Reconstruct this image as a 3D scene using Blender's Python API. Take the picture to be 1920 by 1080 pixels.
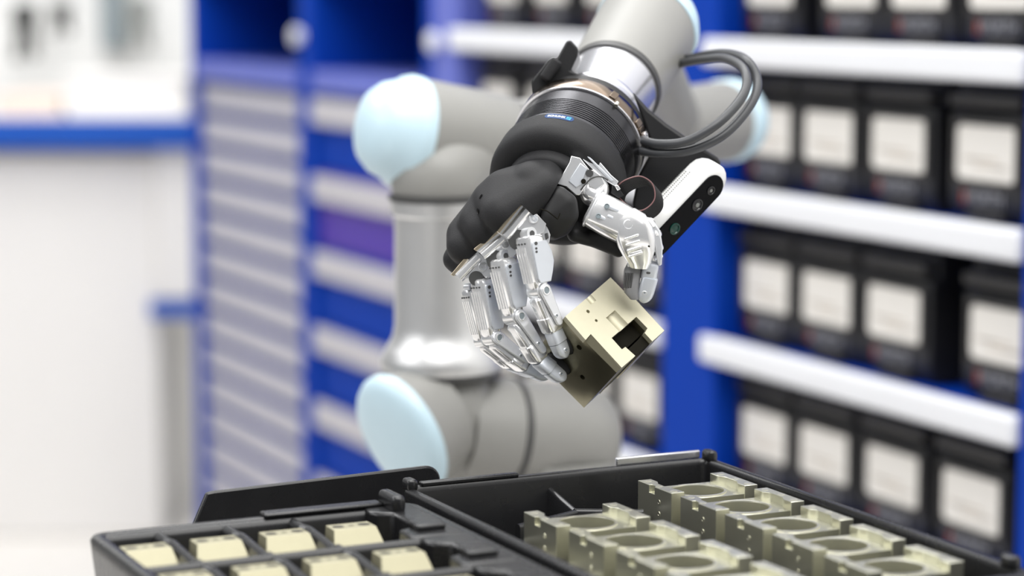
import bpy, bmesh, math, random
from mathutils import Vector, Matrix
random.seed(7)
for o in list(bpy.data.objects): bpy.data.objects.remove(o)
SC = bpy.context.scene
COL = SC.collection
pi = math.pi

# ------------------------------------------------------------------ camera, world, light, exposure
FPX = 4500.0
YAW, PITCH = math.radians(25.46), math.radians(7.22)
CAM = Vector((0, 0, 1.35))
F = Vector((math.sin(YAW)*math.cos(PITCH), math.cos(YAW)*math.cos(PITCH), -math.sin(PITCH)))
R = Vector((math.cos(YAW), -math.sin(YAW), 0))
U = R.cross(F)
cd = bpy.data.cameras.new('camera'); cam = bpy.data.objects.new('camera', cd); COL.objects.link(cam)
cam.matrix_world = Matrix(((R.x, U.x, -F.x, CAM.x), (R.y, U.y, -F.y, CAM.y), (R.z, U.z, -F.z, CAM.z), (0, 0, 0, 1)))
cd.sensor_width = 36; cd.lens = FPX/1920*36; cd.clip_start = 0.05; cd.clip_end = 60
cd.dof.use_dof = True; cd.dof.focus_distance = 1.50; cd.dof.aperture_fstop = 3.6
SC.camera = cam

W = bpy.data.worlds.new('world'); SC.world = W; W.use_nodes = True
W.node_tree.nodes['Background'].inputs[0].default_value = (0.93, 0.96, 1.0, 1)
W.node_tree.nodes['Background'].inputs[1].default_value = 0.26

def area(name, loc, target, sx, sy, power, col=(1, 1, 1)):
    l = bpy.data.lights.new(name, 'AREA'); l.shape = 'RECTANGLE'; l.size = sx; l.size_y = sy
    l.energy = power; l.color = col
    o = bpy.data.objects.new(name, l); COL.objects.link(o); o.location = loc
    o.rotation_euler = (Vector(target)-Vector(loc)).to_track_quat('-Z', 'Y').to_euler()
    return o
area('hall_light_overhead', (1.3, 1.0, 3.2), (1.0, 1.3, 1.1), 4.6, 3.4, 150, (1, 0.99, 0.97))
area('fill_light_front', (0.1, 0.4, 3.0), (0.75, 1.4, 1.0), 2.0, 1.2, 27, (1, 0.99, 0.97))  # added fill from behind the camera for the faces turned towards it
area('fill_light_left', (-2.0, 2.0, 2.6), (0.8, 1.5, 1.2), 2.4, 1.2, 24, (1, 1, 1))  # added fill, no window known; brightens the silver fingers from the left
area('fill_light_aisle', (0.3, 3.3, 3.2), (1.5, 3.1, 0.8), 0.8, 3.0, 58, (1, 1, 1))  # added unseen fill so the shelf fronts come out bright
area('fill_light_far', (2.2, 7.6, 3.3), (2.4, 8.2, 0), 1.5, 1.5, 34, (1, 0.99, 0.96))  # added unseen fill to brighten the floor beyond the bench
area('fill_light_bench', (0.9, 5.2, 3.4), (1.9, 7.0, 0.2), 2.6, 1.6, 75, (1, 1, 0.99))  # added unseen fill for the bench corner and the floor beside it
SC.view_settings.view_transform = 'Standard'; SC.view_settings.look = 'None'
SC.view_settings.gamma = 1; SC.view_settings.use_curve_mapping = False
SC.view_settings.exposure = 0.0

def ray(px, py): return F + R*((px-960)/FPX) + U*((540-py)/FPX)
def P(px, py, Z): return CAM + ray(px, py)*Z
def H(px, py, w=0): return P(px, py, 1.5 + w*0.001)        # w in millimetres behind the focal distance
MM = 0.001
PX = 1.5/FPX                                               # one photo pixel at 1.5 m, in metres

# ------------------------------------------------------------------ materials
def mat(name, col, rough=0.5, metal=0.0, spec=0.5, noise=0, nscale=50, bump=0, bscale=400, coat=0, aniso=0, stretch=(1, 1, 1), emit=0, rvar=0):
    m = bpy.data.materials.new(name); m.use_nodes = True
    nt = m.node_tree; b = nt.nodes['Principled BSDF']
    b.inputs['Base Color'].default_value = (*col, 1)
    b.inputs['Roughness'].default_value = rough
    b.inputs['Metallic'].default_value = metal
    b.inputs['Specular IOR Level'].default_value = spec
    b.inputs['Coat Weight'].default_value = coat
    tc = nt.nodes.new('ShaderNodeTexCoord'); mp = nt.nodes.new('ShaderNodeMapping')
    nt.links.new(tc.outputs['Object'], mp.inputs[0]); mp.inputs['Scale'].default_value = stretch
    n = nt.nodes.new('ShaderNodeTexNoise'); n.inputs['Scale'].default_value = nscale; n.inputs['Detail'].default_value = 4
    nt.links.new(mp.outputs[0], n.inputs['Vector'])
    if noise:
        mx = nt.nodes.new('ShaderNodeMix'); mx.data_type = 'RGBA'
        mx.inputs['A'].default_value = (*[max(0, c*(1-noise)) for c in col], 1)
        mx.inputs['B'].default_value = (*[min(1, c*(1+noise)) for c in col], 1)
        nt.links.new(n.outputs['Fac'], mx.inputs['Factor']); nt.links.new(mx.outputs['Result'], b.inputs['Base Color'])
    if rvar:
        mr = nt.nodes.new('ShaderNodeMapRange'); mr.inputs['To Min'].default_value = max(0.02, rough-rvar); mr.inputs['To Max'].default_value = rough+rvar
        nt.links.new(n.outputs['Fac'], mr.inputs['Value']); nt.links.new(mr.outputs[0], b.inputs['Roughness'])
    if bump:
        n2 = nt.nodes.new('ShaderNodeTexNoise'); n2.inputs['Scale'].default_value = bscale; n2.inputs['Detail'].default_value = 2
        nt.links.new(mp.outputs[0], n2.inputs['Vector'])
        bp = nt.nodes.new('ShaderNodeBump'); bp.inputs['Strength'].default_value = bump; bp.inputs['Distance'].default_value = 0.0004
        nt.links.new(n2.outputs['Fac'], bp.inputs['Height']); nt.links.new(bp.outputs[0], b.inputs['Normal'])
    return m
M = dict(
    rgrey=mat('robot_grey_paint', (0.275, 0.272, 0.258), 0.42, noise=0.04),
    rblue=mat('pale_blue_plastic', (0.55, 0.72, 0.81), 0.35, noise=0.03),
    rsilver=mat('turned_aluminium', (0.72, 0.72, 0.72), 0.38, 0.85, noise=0.05, nscale=30),
    rflange=mat('polished_flange', (0.66, 0.66, 0.69), 0.20, 0.8, noise=0.04, nscale=20),
    seal=mat('dark_seal', (0.06, 0.06, 0.06), 0.45, noise=0.1),
    blackplastic=mat('black_plastic', (0.014, 0.014, 0.015), 0.42, spec=0.35, noise=0.1, bump=0.15, bscale=900),
    matteblack=mat('matte_black_polymer', (0.016, 0.016, 0.0175), 0.60, spec=0.3, noise=0.12, nscale=300, bump=0.35, bscale=1400),
    anod=mat('black_anodised', (0.05, 0.05, 0.055), 0.27, 0.9, noise=0.1),
    bronze=mat('bronze_anodised', (0.20, 0.155, 0.12), 0.16, 1.0, noise=0.15, nscale=20),
    chrome=mat('machined_silver', (0.97, 0.97, 0.975), 0.19, 0.76, noise=0.01, nscale=20),
    chrome2=mat('satin_silver', (0.80, 0.81, 0.83), 0.34, 0.72, noise=0.02, nscale=20),
    bluesilver=mat('bluish_satin_metal', (0.70, 0.73, 0.78), 0.40, 0.6, noise=0.05, nscale=60),
    rubber=mat('black_rubber', (0.016, 0.016, 0.017), 0.55, spec=0.35, noise=0.1, bump=0.1),
    greyrubber=mat('grey_rubber', (0.22, 0.22, 0.225), 0.6, noise=0.08),
    brass=mat('pale_brass_shim', (0.80, 0.68, 0.50), 0.25, 1.0, noise=0.05),
    gold=mat('champagne_shaded', (0.26, 0.24, 0.165), 0.28, 0.95, noise=0.03, nscale=200),  # darkened copy of the block metal, side-face shade put into the colour
    gold_lit=mat('champagne_lit', (0.57, 0.54, 0.41), 0.52, 0.6, noise=0.03, nscale=200, bump=0.15, bscale=2500),  # lighter copy of the same metal, light on the front put into the colour
    goldd=mat('champagne_bore', (0.10, 0.092, 0.06), 0.35, 0.8, noise=0.05),
    traygold=mat('pale_champagne_metal', (0.74, 0.73, 0.60), 0.31, 0.92, noise=0.02, nscale=160, bump=0.06, bscale=2500),
    cream=mat('cream_plastic', (0.39, 0.365, 0.25), 0.42, 0.4, noise=0.04, nscale=150),
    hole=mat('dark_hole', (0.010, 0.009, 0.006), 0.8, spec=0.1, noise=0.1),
    dotrim=mat('bright_countersink', (0.92, 0.90, 0.78), 0.32, 1.0, noise=0.03),
    tray=mat('black_moulded_tray', (0.013, 0.013, 0.014), 0.27, spec=0.55, noise=0.1, nscale=40, rvar=0.07, bump=0.08, bscale=300),
    cable=mat('grey_cable_jacket', (0.05, 0.052, 0.057), 0.38, noise=0.08),
    camwhite=mat('white_camera_shell', (0.78, 0.78, 0.77), 0.35, noise=0.02),
    glass=mat('dark_camera_glass', (0.004, 0.004, 0.005), 0.06, spec=0.1, noise=0.1),
    lens=mat('lens_glass', (0.018, 0.018, 0.02), 0.12, noise=0.2),
    greenlens=mat('green_lens', (0.005, 0.045, 0.034), 0.15, noise=0.2),
    badge=mat('badge_blue', (0.0, 0.035, 0.14), 0.4, spec=0.2, noise=0.03),
    white=mat('white_print', (0.85, 0.85, 0.85), 0.5, noise=0.01),
    cyan=mat('cyan_print', (0.02, 0.42, 0.75), 0.4, noise=0.02),
    rackblue=mat('blue_powder_coat', (0.0, 0.038, 0.34), 0.65, spec=0.12, noise=0.06, nscale=6),
    rackblue2=mat('lavender_blue_edge', (0.11, 0.14, 0.50), 0.45, noise=0.05, nscale=6),
    rail=mat('white_label_rail', (0.76, 0.77, 0.80), 0.45, noise=0.03, nscale=12),
    railgrey=mat('grey_label_strip', (0.49, 0.475, 0.50), 0.5, noise=0.05, nscale=12),
    drawer=mat('lilac_grey_drawer_front', (0.45, 0.44, 0.49), 0.5, noise=0.05, nscale=9),
    bin=mat('black_storage_case', (0.012, 0.012, 0.014), 0.45, noise=0.15, nscale=25),
    bin2=mat('charcoal_case_detail', (0.035, 0.033, 0.032), 0.5, noise=0.15, nscale=25),
    card=mat('label_card', (0.80, 0.77, 0.72), 0.6, noise=0.02, nscale=40),
    ink=mat('label_print', (0.50, 0.42, 0.34), 0.6, noise=0.1),
    red=mat('red_mark', (0.20, 0.02, 0.01), 0.5, noise=0.05),
    logotext=mat('grey_lettering', (0.24, 0.24, 0.26), 0.5, noise=0.05),
    purple=mat('violet_bin', (0.06, 0.02, 0.33), 0.5, noise=0.05, nscale=8),
    wall=mat('white_wall_paint', (0.72, 0.72, 0.71), 0.6, noise=0.03, nscale=2),
    floor=mat('beige_epoxy_floor', (0.76, 0.73, 0.69), 0.4, noise=0.03, nscale=1.5),
    table=mat('off_white_table', (0.80, 0.77, 0.73), 0.4, noise=0.02, nscale=4),
    benchwhite=mat('bench_white', (0.82, 0.80, 0.775), 0.5, noise=0.02, nscale=4),
    benchblue=mat('bench_blue_edge', (0.0, 0.075, 0.42), 0.4, noise=0.04, nscale=4),
    greypost=mat('grey_profile', (0.22, 0.26, 0.28), 0.4, noise=0.05),
    dark=mat('dark_tool_black', (0.03, 0.032, 0.03), 0.5, noise=0.1),
    midgrey=mat('mid_grey_plastic', (0.22, 0.23, 0.22), 0.5, noise=0.1),
    pink=mat('pale_peach_box', (0.80, 0.68, 0.60), 0.6, noise=0.05),
    innerblue=mat('deep_blue_panel', (0.003, 0.02, 0.25), 0.45, noise=0.1, nscale=5),
)

# ------------------------------------------------------------------ object helpers
WORLD = {}
def tag(o, label=None, cat=None, group=None, kind=None):
    if label: o['label'] = label
    if cat: o['category'] = cat
    if group: o['group'] = group
    if kind: o['kind'] = kind
    return o
def empty(name, loc, label=None, cat=None, group=None):
    o = bpy.data.objects.new(name, None); COL.objects.link(o); o.location = loc; o.empty_display_size = 0.02
    WORLD[o.name] = Vector(loc)
    return tag(o, label, cat, group)
def obj(name, bm, m, parent=None, smooth=None, bevel=0, segs=2, recalc=True):
    """link bm (world coordinates) as one mesh object whose origin is its bounding-box centre"""
    if recalc: bmesh.ops.recalc_face_normals(bm, faces=bm.faces)
    lo = Vector([min(v.co[i] for v in bm.verts) for i in range(3)]); hi = Vector([max(v.co[i] for v in bm.verts) for i in range(3)])
    c = (lo+hi)/2
    bmesh.ops.translate(bm, verts=bm.verts, vec=-c)
    me = bpy.data.meshes.new(name); bm.to_mesh(me); bm.free()
    o = bpy.data.objects.new(name, me); COL.objects.link(o)
    ms = m if isinstance(m, (list, tuple)) else [m]
    for x in ms: me.materials.append(M[x])
    pl = WORLD[parent.name] if parent else Vector((0, 0, 0))
    o.parent = parent; o.location = c-pl; WORLD[o.name] = c
    if smooth is not None:
        for p in me.polygons: p.use_smooth = True
        me.set_sharp_from_angle(angle=math.radians(smooth))
    if bevel:
        b = o.modifiers.new('bevel', 'BEVEL'); b.width = bevel; b.segments = segs; b.limit_method = 'ANGLE'; b.angle_limit = math.radians(35)
        b.harden_normals = False
        for p in me.polygons: p.use_smooth = True
        me.set_sharp_from_angle(angle=math.radians(50))
    return o
def NB(): return bmesh.new()
def frame(o, x, y, z): return Matrix(((x.x, y.x, z.x, o.x), (x.y, y.y, z.y, o.y), (x.z, y.z, z.z, o.z), (0, 0, 0, 1)))
def perp(d, hint=None):
    d = d.normalized(); h = hint or Vector((0, 0, 1))
    if abs(d.dot(h.normalized())) > 0.98: h = Vector((1, 0, 0))
    x = (h - d*h.dot(d)).normalized(); return x, d.cross(x)
def box(bm, lo, hi, mx=None, mi=0):
    c = [(x, y, z) for x in (lo[0], hi[0]) for y in (lo[1], hi[1]) for z in (lo[2], hi[2])]
    vs = [bm.verts.new((mx @ Vector(p)) if mx else Vector(p)) for p in c]
    for f in ((0, 1, 3, 2), (4, 6, 7, 5), (0, 4, 5, 1), (2, 3, 7, 6), (0, 2, 6, 4), (1, 5, 7, 3)):
        fc = bm.faces.new([vs[i] for i in f]); fc.material_index = mi
    return vs
def prism(bm, pts, vec, mi=0):
    """closed outline (3-D points in a plane) extruded by vec"""
    a = [bm.verts.new(Vector(p)) for p in pts]; b = [bm.verts.new(Vector(p)+vec) for p in pts]; n = len(pts)
    fs = [bm.faces.new(a), bm.faces.new(b[::-1])]
    for i in range(n): fs.append(bm.faces.new((a[i], b[i], b[(i+1) % n], a[(i+1) % n])))
    for f in fs: f.material_index = mi
def cyl(bm, p0, p1, r0, r1=None, n=24, cap=True, mi=0):
    r1 = r0 if r1 is None else r1; d = p1-p0; x, y = perp(d)
    rings = []
    for p, r in ((p0, r0), (p1, r1)):
        rings.append([bm.verts.new(p + x*(r*math.cos(2*pi*i/n)) + y*(r*math.sin(2*pi*i/n))) for i in range(n)])
    fs = [bm.faces.new((rings[0][i], rings[0][(i+1) % n], rings[1][(i+1) % n], rings[1][i])) for i in range(n)]
    if cap: fs += [bm.faces.new(rings[0][::-1]), bm.faces.new(rings[1])]
    for f in fs: f.material_index = mi
def lathe(bm, o, ax, prof, n=64, mi=0, close=True):
    """prof: list of (t along ax, radius)"""
    ax = ax.normalized(); x, y = perp(ax)
    rings = []
    for t, r in prof:
        if r < 1e-6: rings.append([bm.verts.new(o+ax*t)]); continue
        rings.append([bm.verts.new(o + ax*t + x*(r*math.cos(2*pi*i/n)) + y*(r*math.sin(2*pi*i/n))) for i in range(n)])
    for a, b in zip(rings, rings[1:]):
        for i in range(n):
            j = (i+1) % n
            if len(a) == 1: f = bm.faces.new((a[0], b[j], b[i]))
            elif len(b) == 1: f = bm.faces.new((a[i], a[j], b[0]))
            else: f = bm.faces.new((a[i], a[j], b[j], b[i]))
            f.material_index = mi
    if close:
        for rg in (rings[0], rings[-1]):
            if len(rg) > 1: bm.faces.new(rg)
def loft(bm, secs, n=24, mi=0, cap=True):
    """secs: (centre, axis_x, axis_y, rx, ry, power)"""
    rings = []
    for c, ax, ay, rx, ry, pw in secs:
        rg = []
        for i in range(n):
            a = 2*pi*(i+0.5)/n; ca, sa = math.cos(a), math.sin(a)
            rg.append(bm.verts.new(c + ax*(rx*math.copysign(abs(ca)**(2/pw), ca)) + ay*(ry*math.copysign(abs(sa)**(2/pw), sa))))
        rings.append(rg)
    for a, b in zip(rings, rings[1:]):
        for i in range(n):
            f = bm.faces.new((a[i], a[(i+1) % n], b[(i+1) % n], b[i])); f.material_index = mi
    if cap:
        bm.faces.new(rings[0][::-1]).material_index = mi; bm.faces.new(rings[-1]).material_index = mi
def catmull(pts, k=8):
    out = []; n = len(pts)
    for i in range(n-1):
        p0 = pts[max(i-1, 0)]; p1 = pts[i]; p2 = pts[i+1]; p3 = pts[min(i+2, n-1)]
        for j in range(k):
            t = j/k
            out.append(0.5*((2*p1)+(p2-p0)*t+(2*p0-5*p1+4*p2-p3)*t*t+(3*p1-p0-3*p2+p3)*t**3))
    out.append(pts[-1].copy()); return out
def tube(bm, pts, r, n=12, k=8, hint=None):
    ps = catmull(pts, k) if k else pts
    x = None; secs = []
    for i, p in enumerate(ps):
        d = (ps[min(i+1, len(ps)-1)]-ps[max(i-1, 0)]).normalized()
        if x is None: x, y = perp(d, hint)
        x = (x-d*x.dot(d)).normalized(); y = d.cross(x)
        secs.append((p, x, y, r, r, 2))
    loft(bm, secs, n)
def apply_mods(o):
    dg = bpy.context.evaluated_depsgraph_get(); dg.update()
    me = bpy.data.meshes.new_from_object(o.evaluated_get(dg)); old = o.data
    o.modifiers.clear(); o.data = me; bpy.data.meshes.remove(old)
def cut(o, bms):
    """boolean-subtract the cutters (bmeshes in world coordinates)"""
    cs = []
    for b in bms:
        bmesh.ops.recalc_face_normals(b, faces=b.faces)
        me = bpy.data.meshes.new('cutter'); b.to_mesh(me); b.free(); c = bpy.data.objects.new('cutter', me); COL.objects.link(c)
        c.location = (0, 0, 0)
        m = o.modifiers.new('b', 'BOOLEAN'); m.operation = 'DIFFERENCE'; m.object = c; m.solver = 'EXACT'; cs.append(c)
    bpy.context.view_layer.update(); apply_mods(o)
    for c in cs: me = c.data; bpy.data.objects.remove(c); bpy.data.meshes.remove(me)
def sphere_pts(c, r, nu=32, nv=20):
    out = []
    for j in range(nv+1):
        th = pi*j/nv
        for i in range(1 if j in (0, nv) else nu):
            ph = 2*pi*i/nu
            out.append(c+Vector((r*math.sin(th)*math.cos(ph), r*math.sin(th)*math.sin(ph), r*math.cos(th))))
    return out
def organic(name, hulls, m, parent, voxel=0.0011, smooth=6, cuts=(), bevel=0):
    bm = NB()
    for hull in hulls:
        b2 = NB()
        for c, r in hull:
            for p in sphere_pts(c, r): b2.verts.new(p)
        rs = bmesh.ops.convex_hull(b2, input=b2.verts)
        junk = list({v for v in rs['geom_interior']+rs['geom_unused'] if isinstance(v, bmesh.types.BMVert)})
        bmesh.ops.delete(b2, geom=junk, context='VERTS')
        t = bpy.data.meshes.new('t'); b2.to_mesh(t); b2.free(); bm.from_mesh(t); bpy.data.meshes.remove(t)
    o = obj(name, bm, m, parent, recalc=False)
    rm = o.modifiers.new('r', 'REMESH'); rm.mode = 'VOXEL'; rm.voxel_size = voxel; rm.use_smooth_shade = True
    if smooth: s = o.modifiers.new('s', 'SMOOTH'); s.iterations = smooth; s.factor = 0.5
    apply_mods(o)
    if cuts:
        bm = NB(); bm.from_mesh(o.data); c = WORLD[o.name]
        for pt, nrm in cuts:
            g = bmesh.ops.bisect_plane(bm, geom=bm.verts[:]+bm.edges[:]+bm.faces[:], plane_co=pt-c, plane_no=nrm, clear_outer=True)
            ed = [e for e in bm.edges if e.is_boundary]
            if ed: bmesh.ops.holes_fill(bm, edges=ed, sides=0)
        bm.to_mesh(o.data); bm.free()
    for p in o.data.polygons: p.use_smooth = True
    o.data.set_sharp_from_angle(angle=math.radians(45))
    return o
def bar(bm, p0, p1, wx, hx, hint, pw=5, n=16, end=0.0, mi=0, w1=None, h1=None):
    """rounded bar from p0 to p1; wx half width along 'hint', hx half thickness; end = rounded end length"""
    d = (p1-p0); L = d.length; d.normalize(); ax = (hint-d*hint.dot(d)).normalized(); ay = d.cross(ax)
    w1 = wx if w1 is None else w1; h1 = hx if h1 is None else h1
    secs = []
    if end:
        for k in (1, 0.8, 0.5, 0.2): secs.append((p0+d*(end*(k if k < 1 else 1)*0), ax, ay, wx, hx, pw)) if 0 else None
        for q in (0.02, 0.3, 0.6, 0.85, 1):
            s = math.sqrt(max(0, 1-(1-q)**2)); secs.append((p0+d*(end*q), ax, ay, wx*s, hx*(0.6+0.4*s), pw))
        for q in (1, 0.85, 0.6, 0.3, 0.02):
            s = math.sqrt(max(0, 1-(1-q)**2)); secs.append((p1-d*(end*q), ax, ay, w1*s, h1*(0.6+0.4*s), pw))
    else:
        secs = [(p0, ax, ay, wx, hx, pw), (p1, ax, ay, w1, h1, pw)]
    loft(bm, secs, n, mi)
def text_mesh(body, size, offset=0.0):
    cu = bpy.data.curves.new('t', 'FONT'); cu.body = body; cu.size = size; cu.align_x = 'CENTER'; cu.align_y = 'CENTER'; cu.offset = offset; cu.resolution_u = 3
    o = bpy.data.objects.new('t', cu); COL.objects.link(o); bpy.context.view_layer.update()
    me = bpy.data.meshes.new_from_object(o.evaluated_get(bpy.context.evaluated_depsgraph_get()))
    bpy.data.objects.remove(o); bpy.data.curves.remove(cu); return me
def copy_tree(o, loc, label=None, parent=None):
    c = o.copy(); COL.objects.link(c); c.parent = parent
    if loc is not None: c.location = loc
    if label: c['label'] = label
    for ch in [x for x in bpy.data.objects if x.parent == o and x != c]:
        copy_tree(ch, None, None, c)
    return c

# ------------------------------------------------------------------ setting
bm = NB(); box(bm, (-4, -3, -0.05), (5.5, 10.5, 0)); tag(obj('floor', bm, 'floor'), kind='structure')
bm = NB(); box(bm, (-4, 9.5, 0), (5.5, 9.6, 3.6)); tag(obj('wall_back', bm, 'wall'), kind='structure')
bm = NB(); box(bm, (2.05, -2, 0), (2.13, 4.78, 3.6)); tag(obj('wall_right', bm, 'wall'), kind='structure')

# ------------------------------------------------------------------ storage rack with cases
XF = 1.5
DEP = 0.40
RZ = [1.45, 1.267, 1.087, 0.897, 0.712, 0.52]       # rail heights
rack = empty('storage_rack', (XF+0.2, 2.6, 0), 'blue storage rack with white label rails behind the robot', 'rack')
def upright(y0, y1, m='rackblue', z1=2.0):
    bm = NB(); box(bm, (XF, y0, 0), (XF+DEP, y1, z1)); return obj('upright', bm, m, rack, bevel=0.004)
upright(2.565, 2.70); upright(3.345, 3.44, 'rackblue2'); upright(1.86, 1.952)
bm = NB(); box(bm, (XF, 1.86, 2.001), (XF+DEP, 3.44, 2.02)); obj('top_light_block', bm, 'rackblue', rack)  # unseen cover added to keep light out of the rack
bm = NB(); box(bm, (XF+DEP, 1.86, 0.02), (XF+DEP+0.01, 3.44, 2.0)); obj('back_panel', bm, 'innerblue', rack)
for (y0, y1) in ((1.952, 2.565), (2.70, 3.345)):
    for z in RZ:
        bm = NB(); box(bm, (XF+0.012, y0, z-0.014), (XF+DEP, y1, z+0.012)); obj('shelf', bm, 'rackblue', rack, bevel=0.002)
        bm = NB(); box(bm, (XF-0.008, y0+(0.0 if y0 < 2 else 0.0), z-0.017), (XF+0.011, y1+(0.028 if y0 < 2 else 0.02), z+0.017)); obj('label_rail', bm, 'rail', rack, bevel=0.006, segs=3)
case_proto = None
logo_me = None
def make_case():
    root = empty('storage_case', (0, 0, 0))
    w, h = 0.066, 0.150                                 # half width, height; front at x=0, runs back in +x
    bm = NB()
    prism(bm, [(0.010, -w, 0), (0.0, -w, 0.018), (0.0, -w, 0.112), (0.012, -w, 0.120), (0.012, -w, h), (0.26, -w, h), (0.26, -w, 0)], Vector((0, 2*w, 0)))
    obj('case_body', bm, 'bin', root, bevel=0.003)
    bm = NB(); box(bm, (-0.006, -w+0.004, 0.122), (0.011, w-0.004, 0.136)); obj('lid_grip', bm, 'bin2', root, bevel=0.003)
    bm = NB()                                            # raised frame round the card
    cy0, cy1, cz0, cz1 = -0.051, 0.051, 0.044, 0.102
    for lo, hi in (((-0.004, cy0-0.006, cz0-0.006), (0.001, cy1+0.006, cz0-0.001)), ((-0.004, cy0-0.006, cz1+0.001), (0.001, cy1+0.006, cz1+0.006)),
                   ((-0.004, cy0-0.006, cz0-0.001), (0.001, cy0-0.001, cz1+0.001)), ((-0.004, cy1+0.001, cz0-0.001), (0.001, cy1+0.006, cz1+0.001))): box(bm, lo, hi)
    obj('card_frame', bm, 'bin2', root)
    bm = NB(); r = 0.008; pts = []
    for sx, sz, a0 in ((1, 1, 0), (-1, 1, 90), (-1, -1, 180), (1, -1, 270)):
        for k in range(4):
            a = math.radians(a0+30*k); pts.append(((-0.0005), (cy0+cy1)/2+sx*((cy1-cy0)/2-r)+r*math.cos(a), (cz0+cz1)/2+sz*((cz1-cz0)/2-r)+r*math.sin(a)))
    prism(bm, pts, Vector((-0.0012, 0, 0)))
    card = obj('label_card', bm, 'card', root)
    bm = NB()
    for k, (a, b) in enumerate(((-0.035, -0.01), (0.005, 0.04), (-0.038, 0.02), (-0.02, 0.036))):
        z = 0.058+0.007*(k % 2)+(0.03 if k > 3 else 0); box(bm, (-0.0021, a, z), (-0.0018, b, z+0.0022))
    obj('printed_lines', bm, 'ink', card)
    bm = NB(); prism(bm, [(-0.0006, 0.034, 0.018), (-0.0006, 0.041, 0.018), (-0.0006, 0.041, 0.032), (-0.0006, 0.034, 0.032)], Vector((-0.001, 0, 0)))
    obj('red_logo_mark', bm, 'red', root)
    t = text_mesh('W\u00dcRTH', 0.021, 0.0006); bm = NB(); bm.from_mesh(t)
    for v in bm.verts: v.co = Vector((-0.0014, -v.co.x*0.86+0.002, v.co.y+0.025))
    obj('lettering', bm, 'logotext', root)
    bm = NB(); box(bm, (-0.004, -0.03, 0.001), (0.012, 0.03, 0.011)); obj('foot_grip', bm, 'bin2', root, bevel=0.002)
    return root
case = make_case()
rows_right = {0: [2.514, 2.322, 2.227-0.03, 2.045], 1: [2.505, 2.375, 2.222, 2.062], 2: [2.500, 2.362, 2.224, 2.030], 3: [2.500, 2.362, 2.221, 2.073], 4: [2.48, 2.33, 2.18, 2.03]}
rows_mid = {0: [3.25, 3.09, 2.93, 2.79], 1: [3.27, 3.11, 2.96, 2.80], 2: [3.26, 3.12, 2.978, 2.825], 3: [3.24, 3.10, 2.96, 2.818], 4: [3.2, 3.0, 2.83]}
shelfname = {0: 'top row', 1: 'second row down', 2: 'third row down', 3: 'fourth row down', 4: 'lowest row'}
orn = ['first', 'second', 'third', 'fourth']
first = True
for rows, bay, grp in ((rows_right, 'right bay', 'black cases in the right bay'), (rows_mid, 'bay behind robot', 'black cases in the middle bay')):
    for r, ys in rows.items():
        zb = RZ[r+0]-0.0 if 0 else RZ[r+1]+0.0125
        if r == 0: zb = RZ[1]+0.0125
        ys = sorted(ys, reverse=True); top_ = 2.497 if rows is rows_right else 3.277; ys = [min(y, top_) for y in ys]
        # keep neighbours from interpenetrating
        for i in range(1, len(ys)):
            if ys[i-1]-ys[i] < 0.1335: ys[i] = ys[i-1]-0.1335
        for i, y in enumerate(ys):
            lab = f'black storage case with white card, {orn[i]} from left, {shelfname[r]}, {bay}'
            loc = Vector((XF+0.035, y, zb+0.0005))
            if first:
                case.location = loc; c = case; c['label'] = lab; first = False
            else: c = copy_tree(case, loc, lab)
            c['category'] = 'storage case'; c['group'] = grp

# ------------------------------------------------------------------ drawer cabinet (far left)
cab = empty('drawer_cabinet', (XF+0.2, 4.05, 0), 'blue drawer cabinet with lilac grey fronts left of the robot', 'cabinet')
YA, YB, YC = 3.445, 4.005, 4.66
for y0, y1, m in ((YA, YA+0.03, 'rackblue'), (YB-0.03, YB+0.035, 'rackblue'), (YC-0.03, YC, 'rackblue')):
    bm = NB(); box(bm, (XF, y0, 0), (XF+DEP, y1, 1.62)); obj('side_panel', bm, m, cab, bevel=0.004)
bm = NB(); box(bm, (XF+DEP, YA, 0), (XF+DEP+0.01, YC, 1.62)); obj('back_panel', bm, 'innerblue', cab)
bm = NB(); box(bm, (XF, YA, 1.621), (XF+DEP, YC, 1.64)); obj('top_light_block', bm, 'rackblue', cab)  # added above the view to block light from the upper openings
ZT = 1.20
for y0, y1 in ((YA+0.03, YB-0.03), (YB+0.035, YC-0.03)):
    bm = NB(); box(bm, (XF, y0, ZT-0.038), (XF+DEP, y1, ZT)); obj('shelf', bm, 'rackblue2', cab, bevel=0.003)
    bm = NB(); box(bm, (XF+0.01, y0, 1.345), (XF+DEP, y1, 1.362)); obj('shelf', bm, 'innerblue', cab, bevel=0.003)
# left column: shallow drawers
z = ZT-0.042; k = 0
while z > 0.08:
    bm = NB(); box(bm, (XF+0.02, YB+0.037, z-0.062), (XF+0.35, YC-0.032, z-0.002)); d = obj('drawer', bm, 'rackblue', cab)
    bm = NB(); box(bm, (XF+0.013, YB+0.042, z-0.056), (XF+0.0195, YC-0.036, z-0.007)); obj('drawer_front', bm, 'drawer', d, bevel=0.003)
    z -= 0.0655
# right column: deep bins with a grey label strip
z = ZT-0.042; k = 0
while z > 0.08:
    bm = NB(); box(bm, (XF+0.012, YA+0.032, z-0.1335), (XF+0.35, YB-0.033, z-0.002)); d = obj('drawer', bm, 'purple' if k == 1 else 'rackblue', cab, bevel=0.003)
    bm = NB(); box(bm, (XF-0.004, YA+0.034, z-0.052+0.0), (XF+0.0115, YB-0.036, z-0.008)); obj('label_strip', bm, 'railgrey', d, bevel=0.003)
    z -= 0.1345; k += 1
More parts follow.
